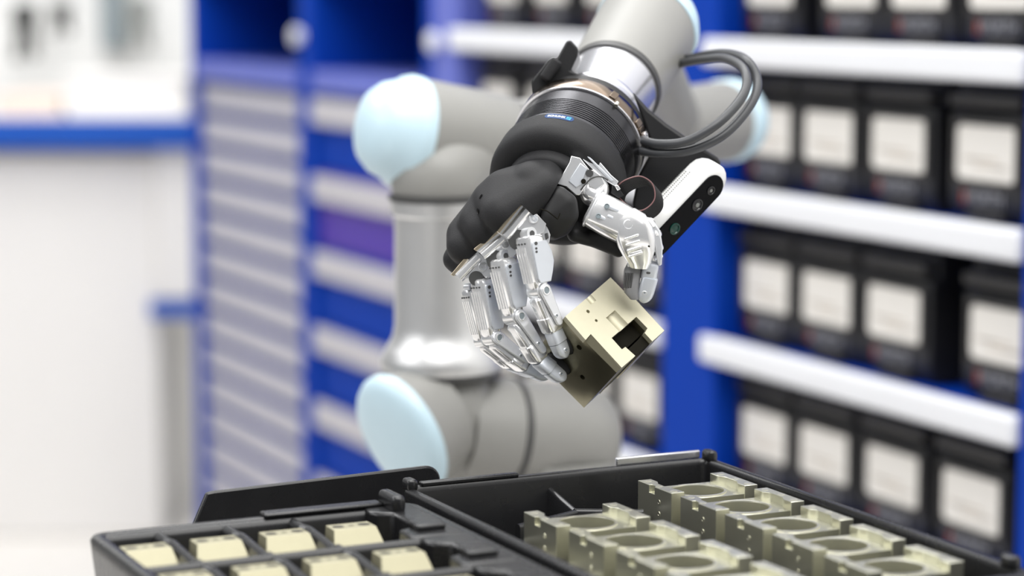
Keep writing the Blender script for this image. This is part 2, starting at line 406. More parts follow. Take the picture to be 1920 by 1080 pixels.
# cream cartons on the upper shelf of the cabinet
for y, w, h, l in ((4.36, 0.13, 0.11, 'cream carton on the left upper shelf of the blue cabinet'), (3.62, 0.10, 0.13, 'grey cream carton on the right upper shelf of the blue cabinet')):
    c = empty('carton', (XF+0.15, y, 1.3625), l, 'carton', 'cartons on the cabinet shelf')
    bm = NB(); box(bm, (XF+0.03, y-w, 1.3625), (XF+0.25, y+w, 1.3625+h)); obj('carton_body', bm, 'card', c, bevel=0.003)
    bm = NB(); box(bm, (XF+0.025, y-w-0.002, 1.3625+h), (XF+0.255, y+w+0.002, 1.3625+h+0.012)); obj('carton_lid', bm, 'card', c, bevel=0.003)
# pale studs added on the post fronts to stand in for bokeh highlights
for px, py in ((565, 68), (822, 78)):
    y = (P(px, py, 1)-CAM); s = (XF-CAM.x)/y.x; q = CAM+y*s
    bm = NB(); lathe(bm, Vector((XF, q.y, q.z)), Vector((-1, 0, 0)), [(0.0, 0.012), (0.006, 0.012), (0.008, 0.016), (0.014, 0.016), (0.017, 0.010), (0.018, 0)], 24)
    tag(obj('bokeh_stud', bm, 'rail', cab if px < 700 else rack, smooth=40))

# ------------------------------------------------------------------ work bench far left
def pr(px, py, Z): return P(px, py, Z)
ZB = 5.7
fh = Vector((math.sin(YAW), math.cos(YAW), 0))
b0 = pr(362, 222, ZB); BW = 1.9
FB = frame(Vector((b0.x, b0.y, 0)), -R, fh, Vector((0, 0, 1)))      # local x to the left, y away, z up
zt = b0.z
bench = empty('work_bench', (FB @ Vector((0.9, 0.35, 0))), 'white work bench with blue edge at the far left', 'bench')
bm = NB(); box(bm, (0, 0, zt-0.072), (BW, 0.03, zt), FB); obj('blue_edge', bm, 'benchblue', bench, bevel=0.004)
bm = NB(); box(bm, (0, 0.031, zt-0.05), (BW, 0.70, zt-0.002), FB); obj('bench_top', bm, 'benchwhite', bench, bevel=0.004)
bm = NB(); box(bm, (0.0, 0.05, zt-0.44), (0.10, 0.65, zt-0.075), FB); obj('drawer_unit', bm, 'benchwhite', bench, bevel=0.005)
bm = NB(); box(bm, (0.105, 0.08, 0.001), (BW, 0.65, zt-0.09), FB); obj('drawer_unit', bm, 'benchwhite', bench, bevel=0.005)
bm = NB(); box(bm, (0, 0.04, zt-0.485), (0.12, 0.10, zt-0.445), FB); obj('foot_rail', bm, 'benchblue', bench, bevel=0.004)
# tool board above the bench
ZW = 6.35
w0 = pr(372, 200, ZW); FW = frame(Vector((w0.x, w0.y, 0)), -R, fh, Vector((0, 0, 1)))
brd = empty('tool_board', FW @ Vector((0.9, 0, 0)), 'tall white tool board standing behind the far bench', 'board')
bm = NB(); box(bm, (-0.02, 0.1, 0.9), (2.2, 0.13, 2.0), FW); obj('panel', bm, 'wall', brd, bevel=0.004)
bm = NB(); box(bm, (0.20, 0.04, 1.40-0.22), (0.262, 0.099, 2.0), FW); obj('vertical_profile', bm, 'greypost', brd, bevel=0.004)
def tool(px, py, w, h, m, name, label, cat):
    q = pr(px, py, ZW-0.04); t = empty(name, q, label, cat)
    ux, uy = R, Vector((0, 0, 1))
    bm = NB(); bar(bm, q+uy*h*0.1, q+uy*h, w, 0.012, R, 3, 12, 0.01); obj('tool_head', bm, m, t, smooth=50)
    bm = NB(); bar(bm, q+uy*h*0.15-R*w*0.4, q-uy*h-R*w*0.7, w*0.35, 0.010, R, 3, 12, 0.01); obj('handle', bm, m, t, smooth=50)
    bm = NB(); bar(bm, q+uy*h*0.15+R*w*0.4, q-uy*h*0.9+R*w*0.7, w*0.35, 0.010, R, 3, 12, 0.01); obj('handle', bm, m, t, smooth=50)
tool(47, 60, 0.034, 0.075, 'dark', 'pliers', 'large black pliers hanging leftmost on the white tool board', 'pliers')
tool(115, 35, 0.030, 0.045, 'dark', 'pliers', 'smaller black pliers hanging left of the grey profile', 'pliers')
tool(258, 45, 0.040, 0.070, 'midgrey', 'hand_tool', 'grey hand tool hanging right of the grey profile', 'tool')
for px0, px1, py0, m, l in ((130, 355, 150, 'benchwhite', 'wide white box standing on the far bench'), (0, 122, 188, 'pink', 'pale peach box at the left end of the far bench')):
    a = pr(px0, 222, ZB+0.2); b = pr(px1, 222, ZB+0.2); t = pr(px0, py0, ZB+0.2)
    la = FB.inverted() @ a; lb = FB.inverted() @ b
    bx = empty('storage_box', FB @ Vector(((la.x+lb.x)/2, 0.25, zt)), l, 'box')
    bm = NB(); box(bm, (lb.x, 0.15, zt-0.0015), (la.x, 0.42, t.z), FB); obj('box_body', bm, m, bx, bevel=0.006)
    bm = NB(); box(bm, (lb.x-0.004, 0.146, t.z+0.0005), (la.x+0.004, 0.424, t.z+0.014), FB); obj('box_lid', bm, m, bx, bevel=0.004)

# ------------------------------------------------------------------ table under the trays
ZR = 1.040                                             # rim height of the trays
tb = empty('work_table', (0.5, 1.1, 0), 'off white work table carrying the black trays', 'table')
bm = NB(); box(bm, (0.02, 0.70, 0.945), (0.90, 1.37, 0.980)); obj('table_top', bm, 'table', tb, bevel=0.003)
for x in (0.06, 0.82):
    for y in (0.74, 1.29):
        bm = NB(); box(bm, (x, y, 0), (x+0.04, y+0.04, 0.945)); obj('leg', bm, 'greypost', tb, bevel=0.003)

# ------------------------------------------------------------------ trays
def rrect(x0, x1, y0, y1, r, off=0, k=5):
    pts = []
    for cx, cy, a0 in ((x1-r, y1-r, 0), (x0+r, y1-r, 90), (x0+r, y0+r, 180), (x1-r, y0+r, 270)):
        for i in range(k+1):
            a = math.radians(a0+90*i/k); pts.append((cx+(r+off)*math.cos(a), cy+(r+off)*math.sin(a)))
    return pts
def sweep_rect(bm, x0, x1, y0, y1, r, prof):
    rings = [[bm.verts.new((x, y, z)) for x, y in rrect(x0, x1, y0, y1, r, off)] for off, z in prof]
    n = len(rings[0])
    for a, b in zip(rings, rings[1:]):
        for i in range(n): bm.faces.new((a[i], a[(i+1) % n], b[(i+1) % n], b[i]))
    return rings
def rib(bm, pts, r, h):
    """moulded rib with rounded top, pts at top height"""
    for a, b in zip(pts, pts[1:]):
        d = (b-a); d.z = 0
        if d.length < 1e-6: continue
        d.normalize(); s = Vector((-d.y, d.x, 0)); prev = None
        prof = [(-r*1.35, -h), (-r, -r), (-r*0.75, -r*0.35), (-r*0.35, -r*0.06), (0.0, 0), (r*0.35, -r*0.06), (r*0.75, -r*0.35), (r, -r), (r*1.35, -h)]
        ra = [bm.verts.new(a+s*q[0]+Vector((0, 0, q[1]))) for q in prof]; rb = [bm.verts.new(b+s*q[0]+Vector((0, 0, q[1]))) for q in prof]
        for i in range(len(prof)-1): bm.faces.new((ra[i], rb[i], rb[i+1], ra[i+1]))
        bm.faces.new(ra); bm.faces.new(rb[::-1])
TX0, TX1, TY0, TY1 = 0.5660, 0.7860, 1.000, 1.3500
tr = empty('parts_tray', ((TX0+TX1)/2, (TY0+TY1)/2, 0.98), 'deep black tray holding the machined bore blocks, right of the pocket tray', 'tray')
bm = NB()
rg = sweep_rect(bm, TX0, TX1, TY0, TY1, 0.010, [(-0.004, 0.9805), (0.0, ZR-0.010), (0.0008, ZR-0.002), (0, ZR), (-0.0012, ZR+0.0008), (-0.0042, ZR+0.0008), (-0.0054, ZR), (-0.0060, ZR-0.003), (-0.0085, 0.992)])
bm.faces.new(rg[0]); bm.faces.new(rg[-1][::-1]); obj('tray_shell', bm, 'tray', tr, smooth=50)
FZ = 0.992
for x, y in ((TX0+0.0035, TY1-0.004), (TX1-0.003, TY1-0.004), (TX1-0.004, TY0+0.024)):
    bm = NB(); c = Vector((x, y, ZR)); bar(bm, c-Vector((0, 0.009, -0.0028)), c+Vector((0, 0.003, 0.0028)), 0.0038, 0.0040, Vector((1, 0, 0)), 3, 16, 0.003); obj('stacking_lug', bm, 'tray', tr, smooth=60)
bm = NB(); box(bm, (TX0+0.012, TY1-0.006, ZR+0.0002), (0.645, TY1-0.0005, ZR+0.0032)); obj('rim_pad', bm, 'tray', tr, bevel=0.001)
bm = NB(); box(bm, (0.7160, TY1-0.003, ZR+0.0009), (0.7785, TY1-0.0002, ZR+0.0062)); obj('chrome_strip', bm, 'rflange', tr, bevel=0.001); 
hh = 0.036
V = Vector
def one_rib(pts, r_, h_):
    bm = NB(); rib(bm, pts, r_, h_); obj('moulded_rib', bm, 'tray', tr, smooth=50)
one_rib([V((0.667, TY1-0.006, ZR-0.008)), V((0.6672, 1.310, ZR-0.015))], 0.0022, hh)
one_rib([V((0.6672, 1.3099, ZR-0.015)), V((0.705, 1.290, ZR-0.015))], 0.0022, hh-0.007)
one_rib([V((0.618, 1.290, ZR-0.016)), V((0.6672, 1.309, ZR-0.0155))], 0.0022, hh-0.007)
one_rib([V((TX0+0.006, 1.262, ZR-0.018)), V((0.604, 1.262, ZR-0.018))], 0.0020, hh-0.008)
one_rib([V((0.604, 1.2615, ZR-0.018)), V((0.604, 1.262-0.005, ZR-0.02))], 0.0020, hh-0.008)
for k in range(4):
    y = 1.2535-0.0553*k-0.0455
    one_rib([V((TX0+0.008, y, ZR-0.024)), V((0.700, y, ZR-0.024))], 0.0025, 0.023)

# machined blocks
BX, BY, BH = 0.0618, 0.0430, 0.0232
def hole_plate(bm, x0, x1, y0, y1, z0, z1, cx, cy, r, n=48):
    an = [2*pi*i/n for i in range(n)]+[math.atan2(y-cy, x-cx) % (2*pi) for x in (x0, x1) for y in (y0, y1)]
    an = sorted(set(round(a, 5) for a in an)); inn, out = [], []
    for a in an:
        c, s = math.cos(a), math.sin(a)
        t = min(((x1-cx)/c if c > 1e-6 else (x0-cx)/c if c < -1e-6 else 9), ((y1-cy)/s if s > 1e-6 else (y0-cy)/s if s < -1e-6 else 9))
        inn.append((cx+r*c, cy+r*s)); out.append((cx+t*c, cy+t*s))
    L = [[bm.verts.new((x, y, z)) for x, y in l] for l, z in ((inn, z0), (out, z0), (out, z1), (inn, z1))]; m = len(an)
    for k in range(4):
        a, b = L[k], L[(k+1) % 4]
        for i in range(m): bm.faces.new((a[i], a[(i+1) % m], b[(i+1) % m], b[i]))
def wall_outline(x_out, sgn):
    """wall with a narrow waist; x_out is the outer face, sgn the inward direction"""
    inner = []
    for k in range(25):
        t = k/24; y = BY*t
        u = abs(t-0.5)*2
        w = 0.0066+0.0028*min(1, max(0, (u-0.30)/0.32))**2*(3-2*min(1, max(0, (u-0.30)/0.32)))
        inner.append((x_out+sgn*w, y))
    return [(x_out, 0)]+inner+[(x_out, BY)]
def dots(bm, lst, nrm, r=0.0013):
    for c in lst:
        c = Vector(c); lathe(bm, c, nrm, [(-0.0003, r*1.35), (0.00025, r*1.3), (0.0002, r*0.8), (-0.0004, r*0.75)], 14, mi=0, close=False)
        x, y = perp(nrm); f = bm.faces.new([bm.verts.new(c+nrm*0.0001+x*(r*0.78*math.cos(2*pi*i/12))+y*(r*0.78*math.sin(2*pi*i/12))) for i in range(12)]); f.material_index = 1
def make_block():
    root = empty('bore_block', (0, 0, 0))
    bm = NB(); prism(bm, [(x, y, 0) for x, y in wall_outline(0, 1)], Vector((0, 0, BH)))
    wl = obj('side_wall', bm, 'traygold', root)
    nb = NB(); box(nb, (-0.001, BY*0.50, BH-0.0048), (0.0022, BY*0.66, BH+0.001))
    cs = [nb]
    for fz in (0.30, 0.62):
        c = NB(); cyl(c, Vector((-0.001, BY*0.36, BH*fz)), Vector((0.003, BY*0.36, BH*fz)), 0.0014, n=16); cs.append(c)
    shift = WORLD[wl.name]; cut(wl, cs)
    b = wl.modifiers.new('bevel', 'BEVEL'); b.width = 0.00035; b.segments = 2; b.limit_method = 'ANGLE'
    bm = NB(); prism(bm, [(x, y, 0) for x, y in wall_outline(BX, -1)], Vector((0, 0, BH))); obj('side_wall', bm, 'traygold', root, bevel=0.00035)
    bm = NB(); hole_plate(bm, 0.0059, BX-0.0059, 0.0006, BY-0.0006, 0.001, BH-0.0055, BX/2, BY/2, 0.0165); obj('bored_deck', bm, 'traygold', root, smooth=40)
    bm = NB(); lathe(bm, Vector((BX/2, BY/2, BH-0.0056)), Vector((0, 0, 1)), [(0, 0.0165), (0.0009, 0.0167), (0.0011, 0.0173), (0.0009, 0.0182), (0, 0.0184)], 48, close=False); obj('bore_lip', bm, 'dotrim', root, smooth=50)
    bm = NB(); Z = Vector((0, 0, 1))
    dots(bm, [(0.0045, 0.005, BH), (0.0032, BY/2, BH), (0.0045, BY-0.005, BH), (BX-0.0045, 0.005, BH), (BX-0.0032, BY/2, BH), (BX-0.0045, BY-0.005, BH)], Z, 0.0018)
    dots(bm, [(0.0135, 0.0045, BH-0.0055), (0.0135, BY-0.0045, BH-0.0055), (BX-0.0135, 0.0045, BH-0.0055), (BX-0.0135, BY-0.0045, BH-0.0055)], Z, 0.0012)
    dots(bm, [(0, BY*0.36, BH*0.30), (0, BY*0.36, BH*0.62)], Vector((-1, 0, 0)), 0.0012)
    tag(obj('screw_holes', bm, ['dotrim', 'dotrim'], root, recalc=False), kind='stuff')
    return root
blk = make_block(); firstb = True
place = []
orn2 = ['farthest', 'second farthest', 'third from the back', 'fourth from the back', 'fifth from the back', 'nearest']
for k, (x, y) in enumerate(((0.7106, 1.3078), (0.7112, 1.2545), (0.7105, 1.2000), (0.7085, 1.1440), (0.7068, 1.0870))): place.append(((x, y-BY), f'champagne bore block, {orn2[k]}, right column of the deep tray'))
for k, (x, y) in enumerate(((0.6061, 1.2567), (0.6085, 1.2024), (0.6095, 1.1464), (0.6095, 1.0905))): place.append(((x, y-BY), f'champagne bore block, {orn2[k]}, left column of the deep tray'))
for (x, y), lab in place:
    loc = Vector((x, y, ZR-BH-0.0005))
    if firstb: blk.location = loc; c = blk; c['label'] = lab; firstb = False
    else: c = copy_tree(blk, loc, lab)
    c['category'] = 'metal block'; c['group'] = 'bore blocks in the deep tray'
# low bored plates lying left of the left column
for k in range(3):
    x, y, zz = 0.5755, 1.2130-0.0553*k, 0.9925
    pl = empty('bored_plate', (x+0.015, y+0.02, zz), f'low champagne plate with round bore by the inner tray wall, {["farthest", "middle", "nearest"][k]} one', 'metal plate', 'bored plates in the deep tray')
    bm = NB(); hole_plate(bm, x, x+0.031, y, y+0.040, zz, zz+0.021, x+0.0155, y+0.02, 0.0115); obj('plate_body', bm, 'traygold', pl, smooth=40)
    bm = NB(); dots(bm, [(x+0.004, y+0.036, zz+0.021), (x+0.004, y+0.004, zz+0.021), (x+0.027, y+0.036, zz+0.021), (x+0.027, y+0.004, zz+0.021)], Vector((0, 0, 1)), 0.0013)
    tag(obj('screw_holes', bm, ['dotrim', 'hole'], pl, recalc=False), kind='stuff')

# left pocket tray
LX0, LX1, LY0, LY1 = 0.357, 0.5585, 1.000, 1.3150
ZL = ZR-0.001
lt = empty('pocket_tray', ((LX0+LX1)/2, (LY0+LY1)/2, 0.98), 'black moulded pocket tray holding small cream pieces, left tray', 'tray')
bm = NB()
rg = sweep_rect(bm, LX0, LX1, LY0, LY1, 0.012, [(-0.006, 0.9805), (0.0, ZL-0.008), (0.0006, ZL-0.002), (-0.0008, ZL), (-0.0065, ZL+0.0004), (-0.0080, ZL-0.001), (-0.0090, ZL-0.004), (-0.0110, 1.004)])
bm.faces.new(rg[0]); bm.faces.new(rg[-1][::-1]); obj('tray_shell', bm, 'tray', lt, smooth=50)
bm = NB(); box(bm, (0.462, LY1-0.009, ZL+0.0002), (0.5365, LY1+0.002, ZL+0.0028)); obj('rim_pad', bm, 'tray', lt, bevel=0.0012)
bm = NB(); bar(bm, V((0.5405, LY1-0.026, ZL+0.004)), V((0.5405, LY1+0.001, ZL+0.004)), 0.0045, 0.0055, V((1, 0, 0)), 3, 16, 0.004); obj('stacking_lug', bm, 'tray', lt, smooth=60)
PXS = [0.4845-0.0410*k for k in range(4)]            # left edges of the pieces
PYS = [1.272-0.0712*k for k in range(4)]
ribh = 0.030
for y in [LY1-0.008]+[yy-0.048 for yy in PYS]:
    bm = NB(); rib(bm, [V((LX0+0.008, y, ZL-0.0005)), V((0.5300, y, ZL-0.0005))], 0.0038, ribh); obj('cross_rib', bm, 'tray', lt, smooth=50)
for j, yy in enumerate(PYS):
    for k in range(1, 4):
        x = 0.4845+0.0350-0.0410*k
        bm = NB(); rib(bm, [V((x, yy+0.032 if j else LY1-0.008, ZL-0.001)), V((x, yy+0.017, ZL-0.001)), V((x+0.0015, yy+0.010, ZL-0.001)), V((x, yy-0.048, ZL-0.004))], 0.0037, ribh-0.003)
        obj('pocket_rib', bm, 'tray', lt, smooth=50)
# right land with scalloped inner edge
for j, yy in enumerate(PYS):
    bm = NB(); ya, yb = yy-0.048, (PYS[j-1]-0.048 if j else LY1-0.006)
    pts = [(LX1-0.004, ya), (LX1-0.004, yb), (0.5240, yb), (0.5240, yb-0.012), (0.5275, yb-0.018), (0.5350, yb-0.022), (0.5350, ya+0.030), (0.5300, ya+0.025), (0.5210, ya+0.022), (0.5210, ya)]
    prism(bm, [(x, y, 1.006) for x, y in pts], V((0, 0, ZL-1.006+0.0005))); obj('side_land', bm, 'tray', lt, bevel=0.0022, segs=3)
    bm = NB(); pts = [(0.5290, ya+0.012), (0.5290, ya+0.026), (0.5350, ya+0.034), (0.5470, ya+0.034), (0.5470, ya+0.012)]
    prism(bm, [(x, y, ZL) for x, y in pts], V((0, 0, 0.0040))); obj('raised_land', bm, 'tray', lt, bevel=0.0018, segs=3)
def make_piece():
    root = empty('shaped_piece', (0, 0, 0)); w = 0.029
    bm = NB(); tp, bt = 0.0, 0.0018
    # profile: (y, z), x taper per height
    prof = [(0.020, -0.026, 0.0), (0.020, 0.0, 0.0015), (0.006, 0.0, 0.0015), (0.0, -0.0088, -0.001), (0.0, -0.0096, -0.001), (-0.015, -0.0100, -0.001), (-0.018, -0.026, -0.001)]
    a = [bm.verts.new((tt, y, z)) for y, z, tt in prof]; b = [bm.verts.new((w-tt, y, z)) for y, z, tt in prof]; n = len(prof)
    bm.faces.new(a); bm.faces.new(b[::-1])
    for i in range(n): bm.faces.new((a[i], b[i], b[(i+1) % n], a[(i+1) % n]))
    pb_ = obj('piece_body', bm, 'cream', root, bevel=0.0003); pb_.data.set_sharp_from_angle(angle=math.radians(20))
    bm = NB(); Z = Vector((0, 0, 1))
    for x, r in ((0.0065, 0.0040), (0.0145, 0.0018), (0.0225, 0.0042)):
        c = Vector((x, 0.0130, 0)); lathe(bm, c, Z, [(0.0, r*1.12), (0.0002, r*1.05), (0.0001, r*0.9), (-0.0003, r*0.88)], 18, close=False)
        f = bm.faces.new([bm.verts.new(c+Vector((r*0.9*math.cos(2*pi*i/16), r*0.9*math.sin(2*pi*i/16), 0.00012))) for i in range(16)]); f.material_index = 1
    obj('top_holes', bm, ['cream', 'goldd'], root, recalc=False)
    return root
pc = make_piece(); fp = True
for j, yy in enumerate(PYS):
    for k, xx in enumerate(PXS):
        lab = f'cream three-holed piece, {["first", "second", "third", "fourth"][k]} from right, {["back", "second", "third", "front"][j]} row of the pocket tray'
        loc = Vector((xx+0.0025, yy-0.0145, ZL-0.0005))
        if fp: pc.location = loc; c = pc; c['label'] = lab; fp = False
        else: c = copy_tree(pc, loc, lab)
        c['category'] = 'machined part'; c['group'] = 'cream pieces in the pocket tray'

# dark open bin standing behind the pocket tray
bb = empty('rear_bin', (0.525, 1.40, 0.90), 'black bin with rounded rear wall behind the pocket tray', 'bin')
bm = NB(); y = 1.383
zt0 = 1.0405; pts = [(0.400, 0.93), (0.4515, zt0), (0.456, zt0+0.0006)]
pts += [(0.598+0.010*math.sin(a), zt0-0.006+0.010*math.cos(a)) for a in [i*pi/2/6 for i in range(7)]]
pts += [(0.6085, 0.93)]
prism(bm, [(x, y, z) for x, z in pts], V((0, 0.004, 0))); obj('rear_wall', bm, 'tray', bb, bevel=0.0012)
bm = NB(); box(bm, (0.437, 1.3875, 0.93), (0.608, 1.52, 0.935)); obj('bin_floor', bm, 'tray', bb, bevel=0.001)
bm = NB(); box(bm, (0.437, 1.3875, 0.9355), (0.441, 1.52, 0.955)); obj('bin_side', bm, 'tray', bb, bevel=0.001)
bm = NB(); box(bm, (0.604, 1.3875, 0.9355), (0.608, 1.52, 0.955)); obj('bin_side', bm, 'tray', bb, bevel=0.001)
bm = NB(); box(bm, (0.46, 1.372, 0.9815), (0.58, 1.3825, 0.988)); 
obj('hook_ledge', bm, 'tray', bb, bevel=0.001)

# ------------------------------------------------------------------ robot arm
def D(r, u, f): return (R*r + U*u + F*f).normalized()
UP = Vector((0, 0, 1))
ZA = 1.95; px2 = ZA/FPX
arm = empty('jointed_robot', Vector((P(1000, 900, 2.0).x, P(1000, 900, 2.0).y, 0)), 'grey jointed robot arm with pale blue caps and silver tube', 'robot')
# vertical silver tube
tb0 = P(828, 690, ZA); ax = UP
L0 = (P(828, 372, ZA)-tb0).length
bm = NB(); pr_ = [(0, 113), (10, 115), (22, 114), (42, 103), (62, 92), (85, 88), (260, 87), (286, 88), (292, 94), (316, 95)]
lathe(bm, tb0, ax, [(t*px2, r*px2) for t, r in pr_], 64); obj('upper_arm_tube', bm, 'rsilver', arm, smooth=40)
bm = NB(); lathe(bm, tb0, ax, [(-10*px2, 108*px2), (-9*px2, 112*px2), (-1*px2, 112*px2), (0, 108*px2)], 64); obj('joint_seal', bm, 'seal', arm, smooth=30)
bm = NB(); lathe(bm, tb0, ax, [(317*px2, 92*px2), (318*px2, 98*px2), (326*px2, 98*px2), (327*px2, 92*px2)], 64); obj('joint_seal', bm, 'seal', arm, smooth=30)
# elbow housing (top)
a1 = D(-0.86, 0.12, -0.49)
c1 = P(846, 262, ZA)
rj = 104*px2
bm = NB()
seamc = c1 - a1*(118*px2)
o = organic('elbow_housing', [[(tb0+ax*(322*px2+0.014), 0.0410), (c1-UP*0.004+F*0.012, 0.042), (P(925, 268, ZA+0.035), 0.040)]], 'rgrey', arm, voxel=0.0018, smooth=8, cuts=[(tb0+ax*(328*px2), -UP)])
bm = NB(); lathe(bm, c1, a1, [(-118*px2, 90*px2), (-112*px2, 98*px2), (-90*px2, 101*px2), (70*px2, rj), (86*px2, rj), (88*px2, 98*px2)], 64); obj('elbow_housing', bm, 'rgrey', arm, smooth=40)
bm = NB(); lathe(bm, c1, a1, [(-126*px2, 90*px2), (-125*px2, 94*px2), (-119*px2, 94*px2), (-118*px2, 90*px2)], 64); obj('joint_seal', bm, 'seal', arm, smooth=30)
bm = NB(); lathe(bm, c1, a1, [(84*px2, 106*px2), (100*px2, 107*px2), (112*px2, 103*px2), (118*px2, 96*px2), (150*px2, 86*px2), (170*px2, 70*px2), (182*px2, 45*px2), (187*px2, 20*px2), (188*px2, 0)], 64); cp = obj('joint_cap', bm, 'rblue', arm, smooth=60)
cp['label'] = 'pale blue domed joint cap'
x_, y_ = perp(a1)
bm = NB(); q = P(735, 300, ZA-0.085); lathe(bm, c1+a1*(158*px2)+(-U*0.020+R*0.010), a1, [(-0.004, 0.006), (0.004, 0.0055), (0.006, 0.004), (0.0061, 0)], 24); obj('cap_plug', bm, 'rblue', cp, smooth=50)
# link running right behind the hand
a2 = D(0.885, -0.02, 0.46)
s2 = seamc
bm = NB(); e2 = P(1352, 228, ZA+0.26)
dl = (e2-s2); L2 = dl.length; dl.normalize()
lathe(bm, s2, dl, [(0.003, 88*px2), (0.006, 92*px2), (0.06, 91*px2), (L2*0.55, 84*px2), (L2-0.05, 84*px2), (L2-0.008, 86*px2), (L2, 86*px2)], 64); obj('forearm_link', bm, 'rgrey', arm, smooth=40)
bm = NB(); lathe(bm, e2, dl, [(0, 86*px2), (0.002, 89*px2), (0.016, 89*px2), (0.024, 84*px2), (0.034, 70*px2), (0.040, 45*px2), (0.041, 0)], 64); obj('joint_cap', bm, 'rblue', arm, smooth=60)['label'] = 'pale blue domed joint cap'
# shoulder housing (bottom)
a3 = D(-0.74, -0.40, -0.54)
c3 = P(776, 802, ZA-0.025)
o = organic('shoulder_housing', [[(tb0-ax*(14*px2+0.03), 0.0460), (P(875, 850, ZA+0.035), 0.050)]], 'rgrey', arm, voxel=0.0018, smooth=8, cuts=[(tb0-ax*(10*px2), UP)])
c4 = P(870, 812, ZA+0.01)
bm = NB(); lathe(bm, c3, a3, [(-60*px2, 100*px2), (10*px2, 113*px2), (20*px2, 116*px2), (24*px2, 110*px2)], 64); obj('shoulder_housing', bm, 'rgrey', arm, smooth=40)
bm = NB(); lathe(bm, c3, a3, [(21*px2, 119*px2), (34*px2, 119*px2), (44*px2, 113*px2), (52*px2, 98*px2), (58*px2, 60*px2), (60*px2, 0)], 64); obj('joint_cap', bm, 'rblue', arm, smooth=60)['label'] = 'pale blue domed joint cap'
c5 = P(945, 812, ZA+0.02); a5 = D(0.90, -0.10, 0.42)
bm = NB(); lathe(bm, c5, a5, [(-95*px2, 92*px2), (-40*px2, 103*px2), (0, 105*px2), (2*px2, 102*px2)], 64); obj('shoulder_housing', bm, 'rgrey', arm, smooth=40)
bm = NB(); lathe(bm, c5, a5, [(0, 103*px2), (1*px2, 108*px2), (10*px2, 108*px2), (11*px2, 103*px2)], 64); obj('joint_seal', bm, 'seal', arm, smooth=30)
c6 = c5+a5*(115*px2)
bm = NB(); lathe(bm, c5, a5, [(11*px2, 100*px2), (14*px2, 105*px2), (150*px2, 104*px2), (196*px2, 96*px2), (212*px2, 78*px2), (216*px2, 0)], 64); obj('base_housing', bm, 'rgrey', arm, smooth=50)
bm = NB(); lathe(bm, Vector((c6.x, c6.y, 0.004)), UP, [(0, 0.15), (0.02, 0.15), (0.022, 0.07), (c6.z-0.07, 0.062), (c6.z-0.02, 0.05)], 48); obj('pedestal', bm, 'rgrey', arm, smooth=40)

# wrist axis: from the hand up to the right and away
sa, ca = math.sin(math.radians(38)), math.cos(math.radians(38))
AX = (R*(sa*0.50) + U*(sa*0.866) + F*ca).normalized()
A0 = P(1053, 325, 1.545)
def at(t): return A0 + AX*(t*MM)
def lz(name, prof, m, parent, n=96, sm=35):
    bm = NB(); lathe(bm, A0, AX, [(t*MM, r*MM) for t, r in prof], n); return obj(name, bm, m, parent, smooth=sm)
lz('wrist_flange', [(58, 30), (58.2, 33.0), (64, 33.4), (70, 32.2), (118, 32.2), (118.5, 30)], 'rflange', arm)
lz('wrist_screw_recess', [(75, 31.9), (76, 32.3), (80, 32.3), (81, 31.9)], 'rflange', arm)
lz('joint_seal', [(118, 31), (117, 33.5), (122, 33.6), (122.3, 31)], 'seal', arm)
lz('wrist_housing', [(122, 31), (122.3, 33.8), (150, 34.8), (200, 36.2), (203, 36.2)], 'rgrey', arm)
w3 = lz('joint_cap', [(202.5, 35), (203, 37.2), (213, 37.4), (221, 35), (229, 26), (232, 12), (232.5, 0)], 'rblue', arm, sm=60); w3['label'] = 'pale blue end cap of the wrist'
# connecting wrist joint (behind the wrist housing)
cj = at(178); bm = NB(); q0 = s2+dl*(L2*0.72)
o = organic('wrist_link', [[(at(180)+F*0.012, 0.027), (q0+UP*0.01, 0.031)]], 'rgrey', arm, voxel=0.0018, smooth=8)

# ------------------------------------------------------------------ robot hand
hand = empty('robot_hand', A0, 'five-fingered silver and black robot hand with ribbed black wrist ring and blue badge', 'robot hand')
lz('bronze_ring', [(36.5, 40), (37, 43.6), (40, 43.9), (47.5, 43.9), (49.5, 43.0), (50, 40)], 'bronze', hand, 128)
lz('bright_edge', [(35.3, 41), (35.6, 43.9), (36.7, 44.0), (36.9, 41)], 'rflange', hand, 128)
pr_ = [(-1, 38), (-1, 42.0), (3, 42.2)]
for k in range(9):
    t = 4+k*2.2; pr_ += [(t, 42.3), (t+0.25, 41.6), (t+1.0, 41.6), (t+1.3, 42.3)]
pr_ += [(29, 42.5), (35, 42.6), (35.2, 40)]
lz('ribbed_housing', pr_, 'anod', hand, 128, 25)
lz('wrist_collar', [(0.2, 41.5), (0.1, 43.4), (-0.8, 43.9), (-3, 44), (-14, 43.9), (-19, 42.6), (-22, 39.5), (-23, 36), (-23, 31), (-22.5, 0)], 'matteblack', hand, 128, 50)
lz('wrist_cuff', [(-22.6, 30), (-27, 29.6), (-30, 28.4), (-31.2, 26), (-31, 22), (-28, 20), (-27, 0)], 'matteblack', hand, 96, 60)
